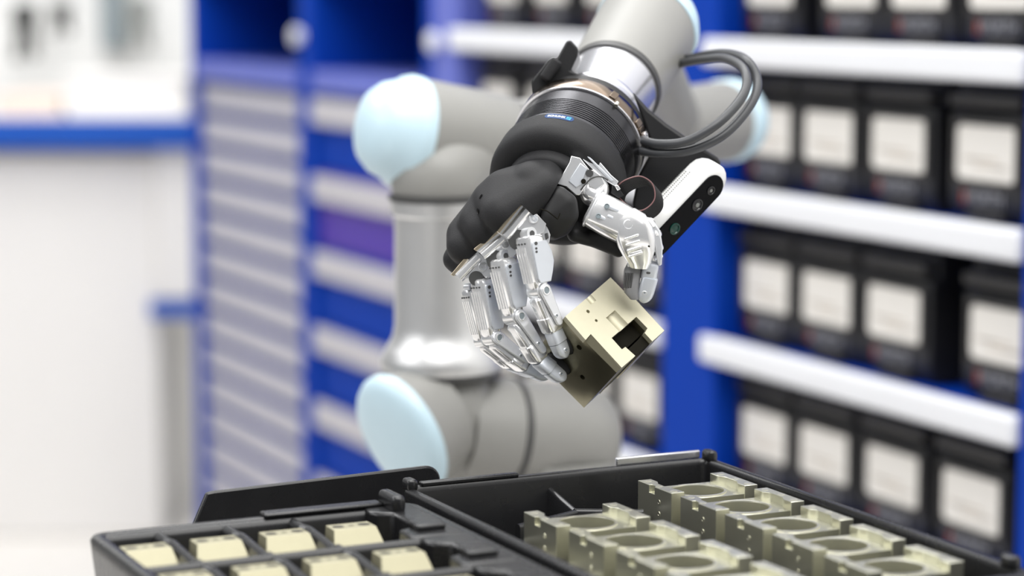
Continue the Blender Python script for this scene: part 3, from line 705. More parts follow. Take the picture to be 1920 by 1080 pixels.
# collar seam block on the left
# --- bronze ring hatch marks (raised pockets)
xr = (R - AX*R.dot(AX)).normalized(); yr = AX.cross(xr)
if yr.dot(U) < 0: yr = -yr
def cylpt(phi, t, r): return at(t) + (xr*math.sin(phi) + yr*math.cos(phi))*(r*MM)      # phi=0: top, + to the right
def curved_patch(bm, outline, tmap, r0, r1, mi=0):
    a = [bm.verts.new(cylpt(p, t, r0)) for p, t in outline]; b = [bm.verts.new(cylpt(p, t, r1)) for p, t in outline]; n = len(outline)
    bm.faces.new(b).material_index = mi
    for i in range(n): bm.faces.new((a[i], a[(i+1) % n], b[(i+1) % n], b[i])).material_index = mi
def pill_curved(phi0, t0, w, h, r0, r1, seg=16):
    """pill outline filled as strips so that it follows the cylinder; w,h in mm"""
    bm = NB(); rr = h/2; cols = []
    n = 28
    for i in range(n+1):
        s = -w/2 + w*i/n; e = min(s+w/2, w/2-s)
        hh_ = rr if e >= rr else math.sqrt(max(0, rr*rr-(rr-e)**2))
        hh_ = max(hh_, 0.01)
        cols.append([bm.verts.new(cylpt(phi0+s/r1, t0+q*hh_, r)) for q, r in ((-1, r0), (-1, r1), (1, r1), (1, r0))])
    for a, b in zip(cols, cols[1:]):
        for k in range(3): bm.faces.new((a[k], b[k], b[k+1], a[k+1]))
    bm.faces.new(cols[0]); bm.faces.new(cols[-1])
    return bm
BPHI, BT = -0.02, -3.9
badge = obj('badge', pill_curved(BPHI, BT, 19.5, 5.6, 43.3, 44.13), 'badge', hand, smooth=40); badge['label'] = 'dark blue pill badge with white lettering'
t_ = text_mesh('SCHUNK', 2.9, 0.10); bm = NB(); bm.from_mesh(t_)
bmesh.ops.triangulate(bm, faces=bm.faces)
for v in bm.verts: v.co = cylpt(BPHI+(v.co.x*1.0-1.9)/44.2, BT+v.co.y*0.95, 44.18)
obj('lettering', bm, 'white', badge)
bm = NB()
for pts in ([(4.9, 1.7), (8.3, 1.7), (8.3, 0.9), (5.9, 0.9), (5.9, -0.2), (4.9, -0.2)], [(8.3, -1.7), (4.9, -1.7), (4.9, -0.9), (7.3, -0.9), (7.3, 0.2), (8.3, 0.2)], [(6.3, 0.3), (6.9, 0.3), (6.9, -0.3), (6.3, -0.3)]):
    bm.faces.new([bm.verts.new(cylpt(BPHI+((x-6.6)*0.85+6.2+0.12*y)/44.2, BT+y*0.85, 44.18)) for x, y in pts])
obj('emblem', bm, 'cyan', badge, recalc=False)
# pockets and latch on the bronze ring
for ph in (0.46, 1.02, 1.14, 1.26, 1.38):
    bm = NB(); curved_patch(bm, [(ph, 39.0), (ph+0.11, 39.0), (ph+0.13, 47.0), (ph+0.02, 47.0)], None, 43.4, 44.7); obj('ring_cam', bm, 'bronze', hand, bevel=0.0004)
bm = NB(); c = cylpt(0.62, 36.2, 44.0); cyl(bm, c-AX*0.0018, c+AX*0.0018, 0.0013, n=14); obj('ring_pin', bm, 'dotrim', hand, smooth=40)
bm = NB(); c = cylpt(1.32, 44.0, 44.6); n_ = (c-at(44)).normalized(); lathe(bm, c, n_, [(-0.002, 0.0030), (0.0012, 0.0030), (0.0014, 0.0022), (0.0006, 0.0020), (0.0006, 0)], 20); obj('ring_bolt', bm, 'rflange', hand, smooth=40)

# --- clamp bracket (black) round the wrist with ear and camera arm
brk = hand
bm = NB(); lathe(bm, A0, AX, [(50.2*MM, 33.2*MM), (50.2*MM, 41*MM), (57.5*MM, 41*MM), (58*MM, 40*MM), (58*MM, 34.0*MM), (50.2*MM, 33.2*MM)], 96, close=False); obj('clamp_ring', bm, 'blackplastic', brk, smooth=35)
def hp(lst, Zw): return [H(x, y, Zw) for x, y in lst]
# ear at the upper left
fx = D(0.85, -0.5, -0.15)
bm = NB(); prism(bm, hp([(998, 170), (996, 152), (1027, 112), (1036, 106), (1044, 108), (1062, 76), (1070, 74), (1084, 90), (1083, 104), (1070, 132), (1104, 146), (1150, 160), (1140, 176), (1090, 160), (1040, 168), (1002, 196)], 78), D(0.1, -0.15, 1)*0.020)
obj('clamp_ear', bm, 'blackplastic', brk, bevel=0.0022, segs=3)
bm = NB(); bar(bm, H(1020, 150, 74), H(1046, 112, 74), 0.0026, 0.004, F, 3, 12, 0.002); obj('clamp_slot', bm, 'matteblack', brk, smooth=50)
# arm to the stereo camera
bm = NB(); prism(bm, hp([(1185, 172), (1215, 205), (1248, 232), (1292, 262), (1345, 296), (1352, 306), (1340, 330), (1290, 350), (1232, 440), (1212, 438), (1190, 420), (1186, 380), (1196, 330), (1224, 280), (1205, 225)], 72), D(0.1, 0.1, 1)*0.010)
obj('camera_bracket', bm, 'blackplastic', brk, bevel=0.0018, segs=3)

# ------------------------------------------------------------------ stereo camera
sc = empty('stereo_camera', H(1280, 380, 50), 'white pill-shaped stereo camera with glossy black front mounted beside the wrist', 'camera')
e0, e1 = H(1322, 334, 50), H(1216, 446, 42)
da = (e1-e0).normalized(); nf = D(0.50, -0.42, -0.76); nf = (nf-da*nf.dot(da)).normalized(); sf = da.cross(nf)
if sf.dot(U) < 0: sf = -sf
def pill_section(hw, hd, n=28):
    return hw, hd
bm = NB(); rb = 0.0122; secs = []
for t, s in ((-rb*0.98, 0.18), (-rb*0.9, 0.44), (-rb*0.7, 0.71), (-rb*0.4, 0.92), (0, 1)): secs.append((e0+da*t, nf, sf, 0.0115*(0.5+0.5*s), rb*s, 3.2))
Lc = (e1-e0).length
for t, s in ((0, 1), (rb*0.4, 0.92), (rb*0.7, 0.71), (rb*0.9, 0.44), (rb*0.98, 0.18)): secs.append((e1+da*t, nf, sf, 0.0115*(0.5+0.5*s), rb*s, 3.2))
loft(bm, secs, 40); obj('camera_shell', bm, 'camwhite', sc, smooth=45)
def pill(bm, c0, c1_, r, nrm, th, k=12):
    d = (c1_-c0).normalized(); s = d.cross(nrm).normalized(); pts = []
    for i in range(k+1): a = pi/2+pi*i/k; pts.append(c0+d*(r*math.cos(a))+s*(r*math.sin(a)))
    for i in range(k+1): a = -pi/2+pi*i/k; pts.append(c1_+d*(r*math.cos(a))+s*(r*math.sin(a)))
    prism(bm, pts, nrm*th)
fo = nf*0.0108
bm = NB(); pill(bm, e0+fo+da*0.0035, e1+fo, 0.0088, nf, 0.0012); fp_ = obj('glass_front', bm, 'glass', sc, bevel=0.0004)
for k, (t, r, m) in enumerate(((0.0055, 0.0030, 'lens'), (0.0185, 0.0042, 'lens'), (0.0400, 0.0040, 'greenlens'))):
    c = e0+da*t+nf*0.0122; bm = NB(); lathe(bm, c, nf, [(-0.0006, r), (0.0005, r), (0.0006, r*0.8), (0.0000, r*0.7), (0.0003, r*0.4), (0.0004, 0)], 28); obj('lens', bm, m, fp_, smooth=40)
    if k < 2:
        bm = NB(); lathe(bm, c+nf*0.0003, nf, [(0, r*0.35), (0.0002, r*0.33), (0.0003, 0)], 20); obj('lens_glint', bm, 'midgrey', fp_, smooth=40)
bm = NB()
for i in range(34):
    for j in range(4):
        s = -0.0062+j*0.0034; t = 0.006+i*0.00155+(j % 2)*0.0008
        if t > Lc: continue
        c = e0+da*t+sf*(rb-0.00035*(j-1.5)**2)+nf*(-0.0075+j*0.0032); d_ = (sf).normalized()
        cyl(bm, c-d_*0.0005, c+d_*0.00025, 0.00045, n=8)
tag(obj('vent_holes', bm, 'midgrey', sc, smooth=40), kind='stuff')

# cables
for nm, pts, lab in (('cable', [(1200, 262, 60), (1235, 270, 50), (1290, 264, 44), (1350, 228, 44), (1395, 175, 60), (1396, 132, 80), (1362, 110, 110), (1318, 112, 140), (1262, 122, 180), (1200, 135, 230)], 'grey round cable, inner one of the two looped beside the wrist'),
                     ('cable', [(1200, 282, 60), (1240, 288, 52), (1300, 280, 48), (1360, 250, 50), (1408, 195, 65), (1420, 150, 82), (1398, 112, 100), (1352, 100, 140), (1280, 112, 185), (1215, 125, 235)], 'grey round cable, outer one of the two looped beside the wrist')):
    bm = NB(); tube(bm, [H(*p) for p in pts], 0.0031, 14, 10); tag(obj(nm, bm, 'cable', smooth=60), lab, 'cable', 'cables looped beside the wrist')

# --- palm shell
def S(x, y, w, r): return (H(x, y, w), r*PX)
nA = D(0.72, -0.69, 0.0); nB = D(0.875, -0.485, 0.05)
cA = H(916, 444, 0)
palm = organic('palm_shell', [
    [S(1026, 326, 14, 34), S(1020, 352, 0, 38), S(1004, 386, 2, 26), S(948, 362, 10, 46), S(968, 388, -4, 38), S(940, 400, -6, 40), S(925, 378, 12, 42)],
    [S(960, 362, 22, 40), S(922, 378, 16, 40), S(896, 417, 12, 38), S(906, 430, 6, 38)],
    [S(908, 398, 26, 38), S(872, 440, 22, 36), S(872, 462, 16, 36)],
    [S(890, 430, 32, 30), S(854, 486, 30, 25), S(870, 500, 26, 24)],
    [S(1000, 350, 6, 50), S(920, 420, 16, 44), S(870, 480, 30, 28)]],
    'matteblack', hand, voxel=0.0009, smooth=30, cuts=[(H(1046, 342, 0), nB)])
kc = NB(); prism(kc, [H(x, y, -70) for x, y in ((978, 377), (912, 447), (846, 516), (820, 545), (840, 600), (1010, 600), (1040, 470), (1030, 424))], F*0.16)
cut(palm, [kc])
for p in palm.data.polygons: p.use_smooth = True
palm.data.set_sharp_from_angle(angle=math.radians(50))
palm['label'] = 'matte black palm shell with knuckle bulges'
# vent slots and hole in the shell: small dark recess rings lying on the surface
dg = bpy.context.evaluated_depsgraph_get(); dg.update()
from mathutils.bvhtree import BVHTree
pb = BVHTree.FromPolygons([v.co+WORLD[palm.name] for v in palm.data.vertices], [p.vertices[:] for p in palm.data.polygons])
def hit(px, py):
    d = ray(px, py).normalized(); loc, nr, _, _ = pb.ray_cast(CAM, d); return loc, nr
for px, py, L_, w_, hv in ((1016, 297, 4.6, 0.9, (1, 0.1)), (902, 369, 3.0, 0.5, (1, 1.1)), (897, 396, 2.8, 1.3, (1, -1))):
    loc, nr = hit(px, py)
    if loc is None: continue
    h = R*hv[0]+U*hv[1]; hx_, hy_ = perp(nr, h)
    bm = NB(); n = 20
    o1 = [bm.verts.new(loc+nr*0.00012+hx_*(L_*MM*math.cos(2*pi*i/n))/2*1.25+hy_*(w_*MM*math.sin(2*pi*i/n)*1.4)) for i in range(n)]
    o2 = [bm.verts.new(loc-nr*0.0004+hx_*(L_*MM*math.cos(2*pi*i/n))/2+hy_*(w_*MM*math.sin(2*pi*i/n))) for i in range(n)]
    for i in range(n): bm.faces.new((o1[i], o1[(i+1) % n], o2[(i+1) % n], o2[i])).material_index = 0
    bm.faces.new(o2).material_index = 1
    # rim must sit proud: shift everything outward a little
    for v in bm.verts: v.co += nr*0.0005
    obj('shell_opening', bm, ['matteblack', 'hole'], palm, recalc=False)
# inner palm body
organic('palm_core', [[S(1020, 345, 20, 26), S(965, 405, 10, 24), S(1010, 405, 8, 22)], [S(1010, 380, 14, 22), S(905, 465, 22, 22), S(870, 492, 32, 14)]], 'rubber', hand, voxel=0.0014, smooth=4)
# thumb saddle
sad = organic('thumb_saddle', [[S(1047, 366, -4, 18), S(1040, 372, 12, 20), S(1064, 380, -4, 19), S(1066, 402, -2, 20), S(1055, 425, 4, 18), S(1040, 432, 2, 17), S(1030, 404, -6, 17), S(1035, 436, 10, 16)]], 'rubber', hand, voxel=0.0009, smooth=24)
bm = NB(); tube(bm, [H(1013, 392, -18), H(1026, 396, -16.5), H(1042, 408, -14.2), H(1046, 410, -13), H(1050, 400, -12.6)], 0.0004, 8, 4); obj('seam_mark', bm, 'hole', sad, smooth=60)
# lower rubber palm cushion under the thumb
organic('palm_cushion', [[S(1078, 440, 16, 15), S(1072, 420, 24, 14), S(1112, 452, 20, 12)], [S(1108, 446, 20, 16), S(1160, 470, 14, 13), S(1140, 440, 16, 16)]], 'rubber', hand, voxel=0.0011, smooth=4)

# --- wrist frame (silver plates between shell and collar)
def plate(name, pts, w, th, m='chrome', parent=None, bev=0.0004, dirv=None):
    ws = w if isinstance(w, (list, tuple)) else [w]*len(pts)
    bm = NB(); prism(bm, [H(p[0], p[1], q) for p, q in zip(pts, ws)], (dirv or F)*th*MM); return obj(name, bm, m, parent or hand, bevel=bev)
plate('frame_plate', [(1071, 292), (1088, 296), (1108, 322), (1103, 340), (1087, 366), (1080, 366), (1062, 350), (1044, 345), (1060, 318), (1068, 304)], 2, 8)
plate('frame_window', [(1088, 305), (1101, 316), (1090, 345), (1080, 352), (1066, 340)], 1.2, 1.0, 'bluesilver')
plate('frame_rail', [(1094, 286), (1100, 284), (1122, 300), (1146, 328), (1160, 340), (1154, 350), (1138, 340), (1110, 316), (1090, 296)], 6, 5, 'chrome2')
plate('frame_rail', [(1097, 290), (1102, 290), (1150, 338), (1146, 340)], 4.6, 1.3, 'bluesilver')
plate('frame_block', [(1100, 322), (1112, 318), (1128, 330), (1134, 345), (1118, 356), (1104, 350)], 3, 6, 'chrome')
bm = NB(); cyl(bm, H(1094, 340, 0), H(1094, 340, 4), 0.0016, n=16); obj('frame_screw', bm, 'hole', hand, smooth=40)
bm = NB(); cyl(bm, H(1105, 325, 1), H(1106, 325, 5), 0.0024, n=16); obj('frame_screw', bm, 'seal', hand, smooth=40)
bm = NB(); lathe(bm, H(1116, 352, 6), D(0.1, 0.3, -1), [(-0.012, 0.0088), (-0.002, 0.0092), (0, 0.0085), (0.0015, 0.0070), (0.002, 0.004), (0.002, 0)], 40); obj('thumb_motor', bm, 'chrome', hand, smooth=45)
bm = NB(); tube(bm, [H(1089, 356, -1), H(1098, 345, -3), H(1110, 334, -4), H(1126, 331, -4), H(1140, 338, -2)], 0.0005, 8, 6); obj('motor_wire', bm, 'seal', hand, smooth=60)
# ribbon cable
bm = NB(); path = catmull([H(1156, 366, 16), H(1160, 350, 10), H(1176, 338, 8), H(1202, 332, 10), H(1224, 346, 12), H(1229, 372, 12), H(1216, 390, 12), H(1196, 396, 12), H(1170, 380, 10), H(1158, 364, 14)], 7)
wv = D(0.42, -0.40, 0.82)
for k in range(10): tube(bm, [p+wv*(k*1.28*MM) for p in path], 0.00072, 8, 0, hint=wv)
obj('ribbon_cable', bm, 'blackplastic', hand, smooth=60)
bm = NB(); tube(bm, [p-wv*(1.1*MM) for p in path], 0.00045, 8, 0, hint=wv)
mm_ = mat('rose_wire', (0.20, 0.10, 0.10), 0.4, noise=0.05); M['rose'] = mm_
obj('edge_wire', bm, 'rose', hand, smooth=60)
plate('cable_connector', [(1148, 346), (1160, 352), (1170, 366), (1160, 372), (1146, 362)], 6, 6, 'blackplastic')
plate('connector_latch', [(1152, 348), (1158, 346), (1164, 354), (1158, 358)], 4.5, 1.4, 'chrome')

# --- knuckle brackets (three stepped machined plates with scallops)
def bracket(pts, w, th, arcs, name='knuckle_bracket'):
    bm = NB(); prism(bm, [H(x, y, w) for x, y in pts], F*th*MM); b = obj(name, bm, 'chrome', hand)
    cs = []
    for x, y, r in arcs:
        c = NB(); cyl(c, H(x, y, w-14), H(x, y, w+th+14), r*PX, n=40)
        for v in c.verts: v.co -= WORLD[b.name]*0
        cs.append(c)
    # boolean works in world space; the part still sits under the parent Empty
    cut(b, cs); bv = b.modifiers.new('bevel', 'BEVEL'); bv.width = 0.0004; bv.segments = 2; bv.limit_method = 'ANGLE'
    for p in b.data.polygons: p.use_smooth = True
    b.data.set_sharp_from_angle(angle=math.radians(30))
    return b
def edge_band(pts, w0, w1, m, name='bracket_edge'):
    bm = NB(); a = [bm.verts.new(H(x, y, w0)) for x, y in pts]; b = [bm.verts.new(H(x+0, y+0, w1)) for x, y in pts]
    for i in range(len(pts)-1): bm.faces.new((a[i], a[i+1], b[i+1], b[i]))
    return obj(name, bm, m, hand)
B1 = bracket([(977, 378), (986, 380), (1024, 419), (1020, 436), (1004, 442), (968, 446), (950, 448), (931, 434)], -9, 7, [(980, 452, 19)])
B2 = bracket([(931, 433), (936, 431), (972, 452), (974, 470), (960, 482), (935, 478), (915, 484), (888, 467)], -2, 7, [(938, 487, 17)])
B3 = bracket([(886, 467), (892, 468), (924, 497), (926, 508), (918, 520), (896, 522), (870, 522), (845, 516)], 8, 7, [(898, 530, 15)])
for (x0_, y0_, x1_, y1_, w) in ((990, 392, 948, 444, -10.5), (943, 447, 905, 480, -3.5), (897, 482, 860, 520, 6.5)):
    bm = NB(); q0, q1 = H(x0_, y0_, w+5), H(x1_, y1_, w+5); bar(bm, q0, q1, 11*PX, 0.0058, D(0.7, -0.6, 0), 2.6, 24); obj('machined_band', bm, 'chrome', hand, smooth=40)
for x, y, r_, w in ((972, 450, 19, -9.5), (930, 488, 18, -2.5), (893, 522, 14, 7.5)):
    bm = NB(); cyl(bm, H(x, y, w), H(x, y, w+1), r_*PX, n=36); obj('finger_recess', bm, 'seal', hand, smooth=40)
for pts, w in (([(977, 376), (982, 380), (937, 437), (931, 434)], -10), ([(931, 431), (936, 436), (893, 471), (888, 467)], -3), ([(886, 466), (891, 470), (851, 518), (845, 515)], 7)):
    plate('brass_shim', pts, w+0.6, 5, 'brass', bev=0.0002)
for b, (px, py, w) in ((B1, (1000, 410, -9)), (B2, (948, 458, -2)), (B3, (905, 500, 8))):
    c = H(px, py, w-0.3); bm = NB(); s_ = D(0.25, 0.1, -0.96)
    lathe(bm, c, s_, [(-0.002, 0.0030), (0.0006, 0.0030), (0.0008, 0.0026), (0.0002, 0.0022), (0.0002, 0.0010), (0.0008, 0.0009), (0.0008, 0)], 24); obj('bracket_screw', bm, 'chrome2', hand, smooth=35)
plate('bracket_slot', [(988, 398), (994, 394), (1010, 412), (1004, 418)], -9.8, 1.2, 'bluesilver')
plate('bracket_side', [(1016, 424), (1024, 420), (1032, 440), (1030, 455), (1022, 462), (1015, 455)], -6, 7, 'chrome2')
plate('bracket_side', [(1021, 438), (1027, 436), (1029, 446), (1023, 450)], -6.8, 1, 'seal')

# --- fingers
def screwhead(c, nrm, r, parent, m='chrome2'):
    bm = NB(); lathe(bm, c, nrm, [(-0.0008, r), (0.0004, r), (0.0006, r*0.85), (0.0006, r*0.62), (-0.0002, r*0.58)], 24, close=False); obj('screw', bm, m, parent, smooth=35)
    bm = NB(); lathe(bm, c-nrm*0.0002, nrm, [(0, r*0.60), (0.0001, r*0.60), (0.00012, r*0.44)], 20, close=False); lathe(bm, c-nrm*0.0001, nrm, [(0, r*0.48), (0.0005, r*0.40), (0.0006, 0)], 6, close=False); obj('screw_recess', bm, 'greypost', parent, smooth=35)
def finger(name, J, s, rd0, rd1, rs, label=None, pad=True, detail=True):
    J0, J1, J2, J3 = J
    ax = (J1-J0).normalized(); s = (s-ax*s.dot(ax)).normalized(); d = ax.cross(s)
    if d.dot(R) > 0: d = -d                                   # dorsal side faces left
    L = (J1-J0).length
    bm = NB(); secs = []
    for t, a, b, pw in ((0.0, 0.80, 0.80, 3), (0.03, 0.95, 0.95, 4), (0.10, 1.0, 1.0, 4), (0.45, 1.0, 1.0, 4), (0.80, 0.92, 0.92, 4), (0.92, 0.86, 0.86, 4), (0.97, 0.75, 0.75, 3)):
        rd = rd0+(rd1-rd0)*t; secs.append((J0+ax*(L*t), d, s, rd*a*MM, rs*b*MM, pw))
    loft(bm, secs, 32); f = obj(name, bm, 'chrome', hand, smooth=40)
    if label: f['label'] = label
    # knuckle hinge
    bm = NB(); cyl(bm, J0-s*(rs*0.7*MM)-ax*0.0012, J0+s*(rs*0.45*MM)-ax*0.0012, rd0*0.48*MM, n=28); obj('knuckle_hinge', bm, 'chrome2', f, smooth=40)
    bm = NB(); cyl(bm, J0+s*(rs*0.45*MM)-ax*0.0012, J0+s*(rs*0.52*MM)-ax*0.0012, rd0*0.22*MM, n=20); obj('hinge_pin', bm, 'seal', f, smooth=40)
    # dorsal ribs
    for k in range(4):
        q = (-0.62+k*0.36)*rs*MM
        bm = NB(); bar(bm, J0+ax*(L*0.20)+d*(rd0*0.985*MM)+s*q, J0+ax*(L*0.84)+d*((rd0+(rd1-rd0)*0.84)*0.92*MM)+s*q, 0.0007, 0.0006, s, 3, 10); obj('dorsal_rib', bm, 'chrome', f, smooth=50)
    # pin holes
    bm = NB()
    for k in range(4):
        c = J0+ax*(L*0.13)+d*(rd0*1.0*MM)+s*((-0.62+k*0.42)*rs*MM); lathe(bm, c, d, [(-0.0002, 0.00058), (0.0002, 0.00055), (0.00022, 0)], 12, close=False)
    tag(obj('pin_holes', bm, 'seal', f, smooth=40), kind='stuff')
    # side plate
    for sg in (1, -1):
        bm = NB(); pts = []
        for t, h in ((0.10, 0.62), (0.16, 0.70), (0.78, 0.58), (0.86, 0.40)): pts.append((t, h))
        out = [J0+ax*(L*t)+d*(h*rd0*MM*0.9)+s*(sg*rs*0.97*MM) for t, h in pts]+[J0+ax*(L*t)-d*(h2*rd0*MM) +s*(sg*rs*0.97*MM) for t, h2 in ((0.86, 0.70), (0.68, 1.05), (0.50, 1.30), (0.30, 1.22), (0.12, 0.85))]
        prism(bm, out, s*(sg*0.0011)); obj('side_plate', bm, 'bluesilver', f, bevel=0.0005)
    for t, q in ((0.15, 0.25), (0.24, 0.30), (0.30, 0.32)):
        bm = NB(); c = J0+ax*(L*t)+s*(rs*0.97*MM+0.0011)-d*(q*rd0*MM*-1); cyl(bm, c, c+s*0.0004, 0.00075 if t > 0.2 else 0.0011, n=12); obj('plate_hole', bm, 'seal', f, smooth=40)
    # middle joint
    ax2 = (J2-J1).normalized(); d2 = ax2.cross(s).normalized()
    if d2.dot(d) < 0: d2 = -d2
    L2_ = (J2-J1).length; r1 = rd1*0.80
    bm = NB(); lathe(bm, J1-s*(rs*0.80*MM), s, [(0, r1*0.8*MM), (0.0006, r1*MM), (rs*1.55*MM, r1*MM), (rs*1.60*MM, r1*0.8*MM)], 36); obj('joint_barrel', bm, 'chrome', f, smooth=40)
    jc = J1+s*(rs*0.92*MM); Lk = L2_*0.78
    bm = NB(); k = []
    rr0, rr1 = 4.3*MM, 2.6*MM
    for i in range(13): a = pi*0.5+pi*i/12; k.append(jc+ax2*(rr0*math.cos(a))+d2*(rr0*math.sin(a)))
    for i in range(9): a = -pi*0.5+pi*i/8; k.append(jc+ax2*(Lk+rr1*math.cos(a))+d2*(rr1*math.sin(a)-0.0012))
    prism(bm, k, s*0.0020); lk = obj('side_link', bm, 'chrome2', f, bevel=0.0005)
    bm = NB(); lathe(bm, jc+s*0.0020, s, [(0, 0.0030), (0.0005, 0.0030), (0.0006, 0.0027), (0.0006, 0.0022), (0.0001, 0.0021)], 28, close=False); obj('joint_ring', bm, 'chrome', f, smooth=30)
    bm = NB(); lathe(bm, jc+s*0.0021, s, [(0, 0.0021), (0.0003, 0.0017), (0.0003, 0)], 24, close=False); obj('joint_screw', bm, 'greypost', f, smooth=30)
    screwhead(jc+s*0.0021+ax2*(Lk*0.80), s, 0.0013, f)
    # middle phalanx
    bm = NB(); ra, rb_ = rd1*1.06, rd1*0.94; secs = []
    for t, a, pw in ((0.10, 0.80, 3), (0.16, 1.0, 4), (0.55, 0.98, 4), (0.60, 0.98, 4), (0.62, 1.06, 4.5), (0.92, 1.04, 4.5), (0.97, 0.92, 4)):
        rd = ra+(rb_-ra)*t; secs.append((J1+ax2*(L2_*t), d2, s, rd*a*MM, rs*0.80*a*MM, pw))
    loft(bm, secs, 28); obj('middle_phalanx', bm, 'chrome', f, smooth=40)
    bm = NB(); c = J1+ax2*(L2_*0.80)+d2*(rb_*1.0*MM)+s*(rs*0.2*MM); bar(bm, c-ax2*0.0016, c+ax2*0.0016, 0.0008, 0.0003, s, 3, 12, 0.0006); obj('collar_slot', bm, 'seal', f, smooth=50)
    # distal phalanx: grey fork, rounded tip, rubber pad
    ax3 = (J3-J2).normalized(); d3 = ax3.cross(s).normalized()
    if d3.dot(d) < 0: d3 = -d3
    L3_ = (J3-J2).length
    bm = NB(); secs = []
    for t, a in ((-0.05, 0.9), (0.0, 0.98), (0.38, 1.0), (0.42, 1.0)): secs.append((J2+ax3*(L3_*t), d3, s, rd1*0.88*a*MM, rs*0.70*a*MM, 4))
    loft(bm, secs, 24); obj('tip_fork', bm, 'bluesilver', f, smooth=40)
    bm = NB(); c = J2+ax3*(L3_*0.16)+d3*(rd1*0.60*MM)+s*(rs*0.1*MM); bar(bm, c-ax3*0.0022, c+ax3*0.0024, 0.0010, 0.0003, s, 3, 12, 0.0006); obj('fork_slot', bm, 'seal', f, smooth=50)
    bm = NB(); secs = []; rt = rd1*0.92*MM
    for t in (0.44, 0.5): secs.append((J2+ax3*(L3_*t), d3, s, rt, rs*0.62*MM, 3.4))
    for q in (0.0, 0.3, 0.55, 0.75, 0.9, 0.98):
        t = L3_*1.02-rt+rt*1.15*q; k_ = math.sqrt(max(0.001, 1-q*q)); secs.append((J2+ax3*t, d3, s, rt*k_, rs*0.62*MM*(0.55+0.45*k_), 3.0))
    loft(bm, secs, 24); tp = obj('fingertip', bm, 'bluesilver', f, smooth=50)
    screwhead(J2+ax3*(L3_*0.76)+s*(rs*0.62*MM), s, 0.0015, f)
    if pad:
        bm = NB(); secs = []
        for t, a, w in ((0.18, 0.55, 0.5), (0.26, 0.85, 0.8), (0.5, 1.0, 1.0), (0.80, 1.0, 1.0), (0.98, 0.8, 0.9), (1.08, 0.45, 0.6)):
            secs.append((J2+ax3*(L3_*t)-d3*(rd1*0.95*MM+0.0006)-s*0.0012, d3, s, rd1*0.78*MM*a, rs*0.80*MM*w, 2.6))
        loft(bm, secs, 24); obj('rubber_pad', bm, 'rubber', f, smooth=60)
    return f
sF = D(0.64, 0.06, -0.76)
finger('index_finger', [H(992, 442, -10), H(1008, 546, -9), H(1038, 622, -3), H(1057, 668, 1)], sF, 8.3, 6.2, 6.8, 'index finger, nearest of the four, pressing the block')
finger('middle_finger', [H(943, 484, -1), H(962, 594, 1), H(1012, 676, 8), H(1054, 710, 12)], sF, 8.3, 6.2, 6.8, 'middle finger, lowest fingertip on the block')
finger('ring_finger', [H(905, 522, 12), H(922, 634, 14), H(985, 688, 20), H(1025, 706, 22)], sF, 7.3, 5.6, 6.3, 'ring finger behind the middle finger', pad=False)
finger('little_finger', [H(882, 542, 24), H(903, 640, 27), H(958, 684, 32), H(1000, 700, 34)], sF, 5.6, 4.6, 5.2, 'little finger, leftmost and half hidden', pad=False)

# --- thumb
sT = D(-0.25, -0.35, -0.90)
def tsec(x, y, w, dx, dy, ra, rb, pw=3):
    ax_ = D(dx, dy, 0.0); sd = ax_.cross(sTn).normalized()
    return (H(x, y, w), sd, sTn, ra*PX, rb*PX, pw)
bm = NB(); t0, t1 = H(1106, 388, 6), H(1182, 428, 4); at_ = (t1-t0).normalized(); sTn = D(0.0, 0.15, -1); sTn = (sTn-at_*sTn.dot(at_)).normalized(); sd = at_.cross(sTn)
secs = []
LT = (t1-t0).length
for t, k in ((0, 0.80), (0.04, 0.93), (0.12, 1.0), (0.60, 1.02), (0.94, 0.98), (1.0, 0.93)): secs.append((t0+at_*(LT*t), sd, sTn, 36*PX*k, 30*PX*k, 3))
loft(bm, secs, 40); th = obj('thumb', bm, 'chrome', hand, smooth=40); th['label'] = 'thumb, barrel base with curved tip holding the block'
bm = NB(); secs = []
for t, k in ((-0.02, 0.98), (0.0, 1.05), (0.03, 1.05), (0.05, 0.98)): secs.append((t0+at_*(LT*(t+0.05)), sd, sTn, 36*PX*k, 30*PX*k, 3))
loft(bm, secs, 40); obj('barrel_ring', bm, 'chrome2', th, smooth=40)
for (x, y, x2, y2) in ((1138, 386, 1160, 396), (1122, 405, 1144, 415)):
    for m, r_, dz in (('chrome2', 0.0018, -5.4),):
        bm = NB(); bar(bm, H(x, y, dz), H(x2, y2, dz+1.2), 0.0013, 0.0006, sd, 3, 12, 0.0008); obj('barrel_slot', bm, 'bluesilver', th, smooth=50)
        c = H(x, y, dz-0.6); bm = NB(); lathe(bm, c, sTn, [(-0.001, 0.0017), (0.0003, 0.0017), (0.0004, 0.0012), (-0.0001, 0.0010), (0, 0)], 20); obj('barrel_screw', bm, 'greypost', th, smooth=35)
bm = NB(); bar(bm, H(1139, 404, -5.2), H(1150, 409, -5), 0.0010, 0.0004, sd, 3, 12, 0.0006); obj('barrel_slot', bm, 'bluesilver', th, smooth=50)
bm = NB(); secs = []
for t, k in ((0.10, 0.5), (0.25, 0.62), (0.95, 0.62), (1.15, 0.45)): secs.append((t0+at_*(LT*t)+sd*(-1 if sd.dot(U) > 0 else 1)*(18*PX)+F*0.002, sd, sTn, 22*PX*k*1.3, 26*PX*k*1.4, 3))
loft(bm, secs, 28); obj('thumb_pad', bm, 'rubber', th, smooth=50)
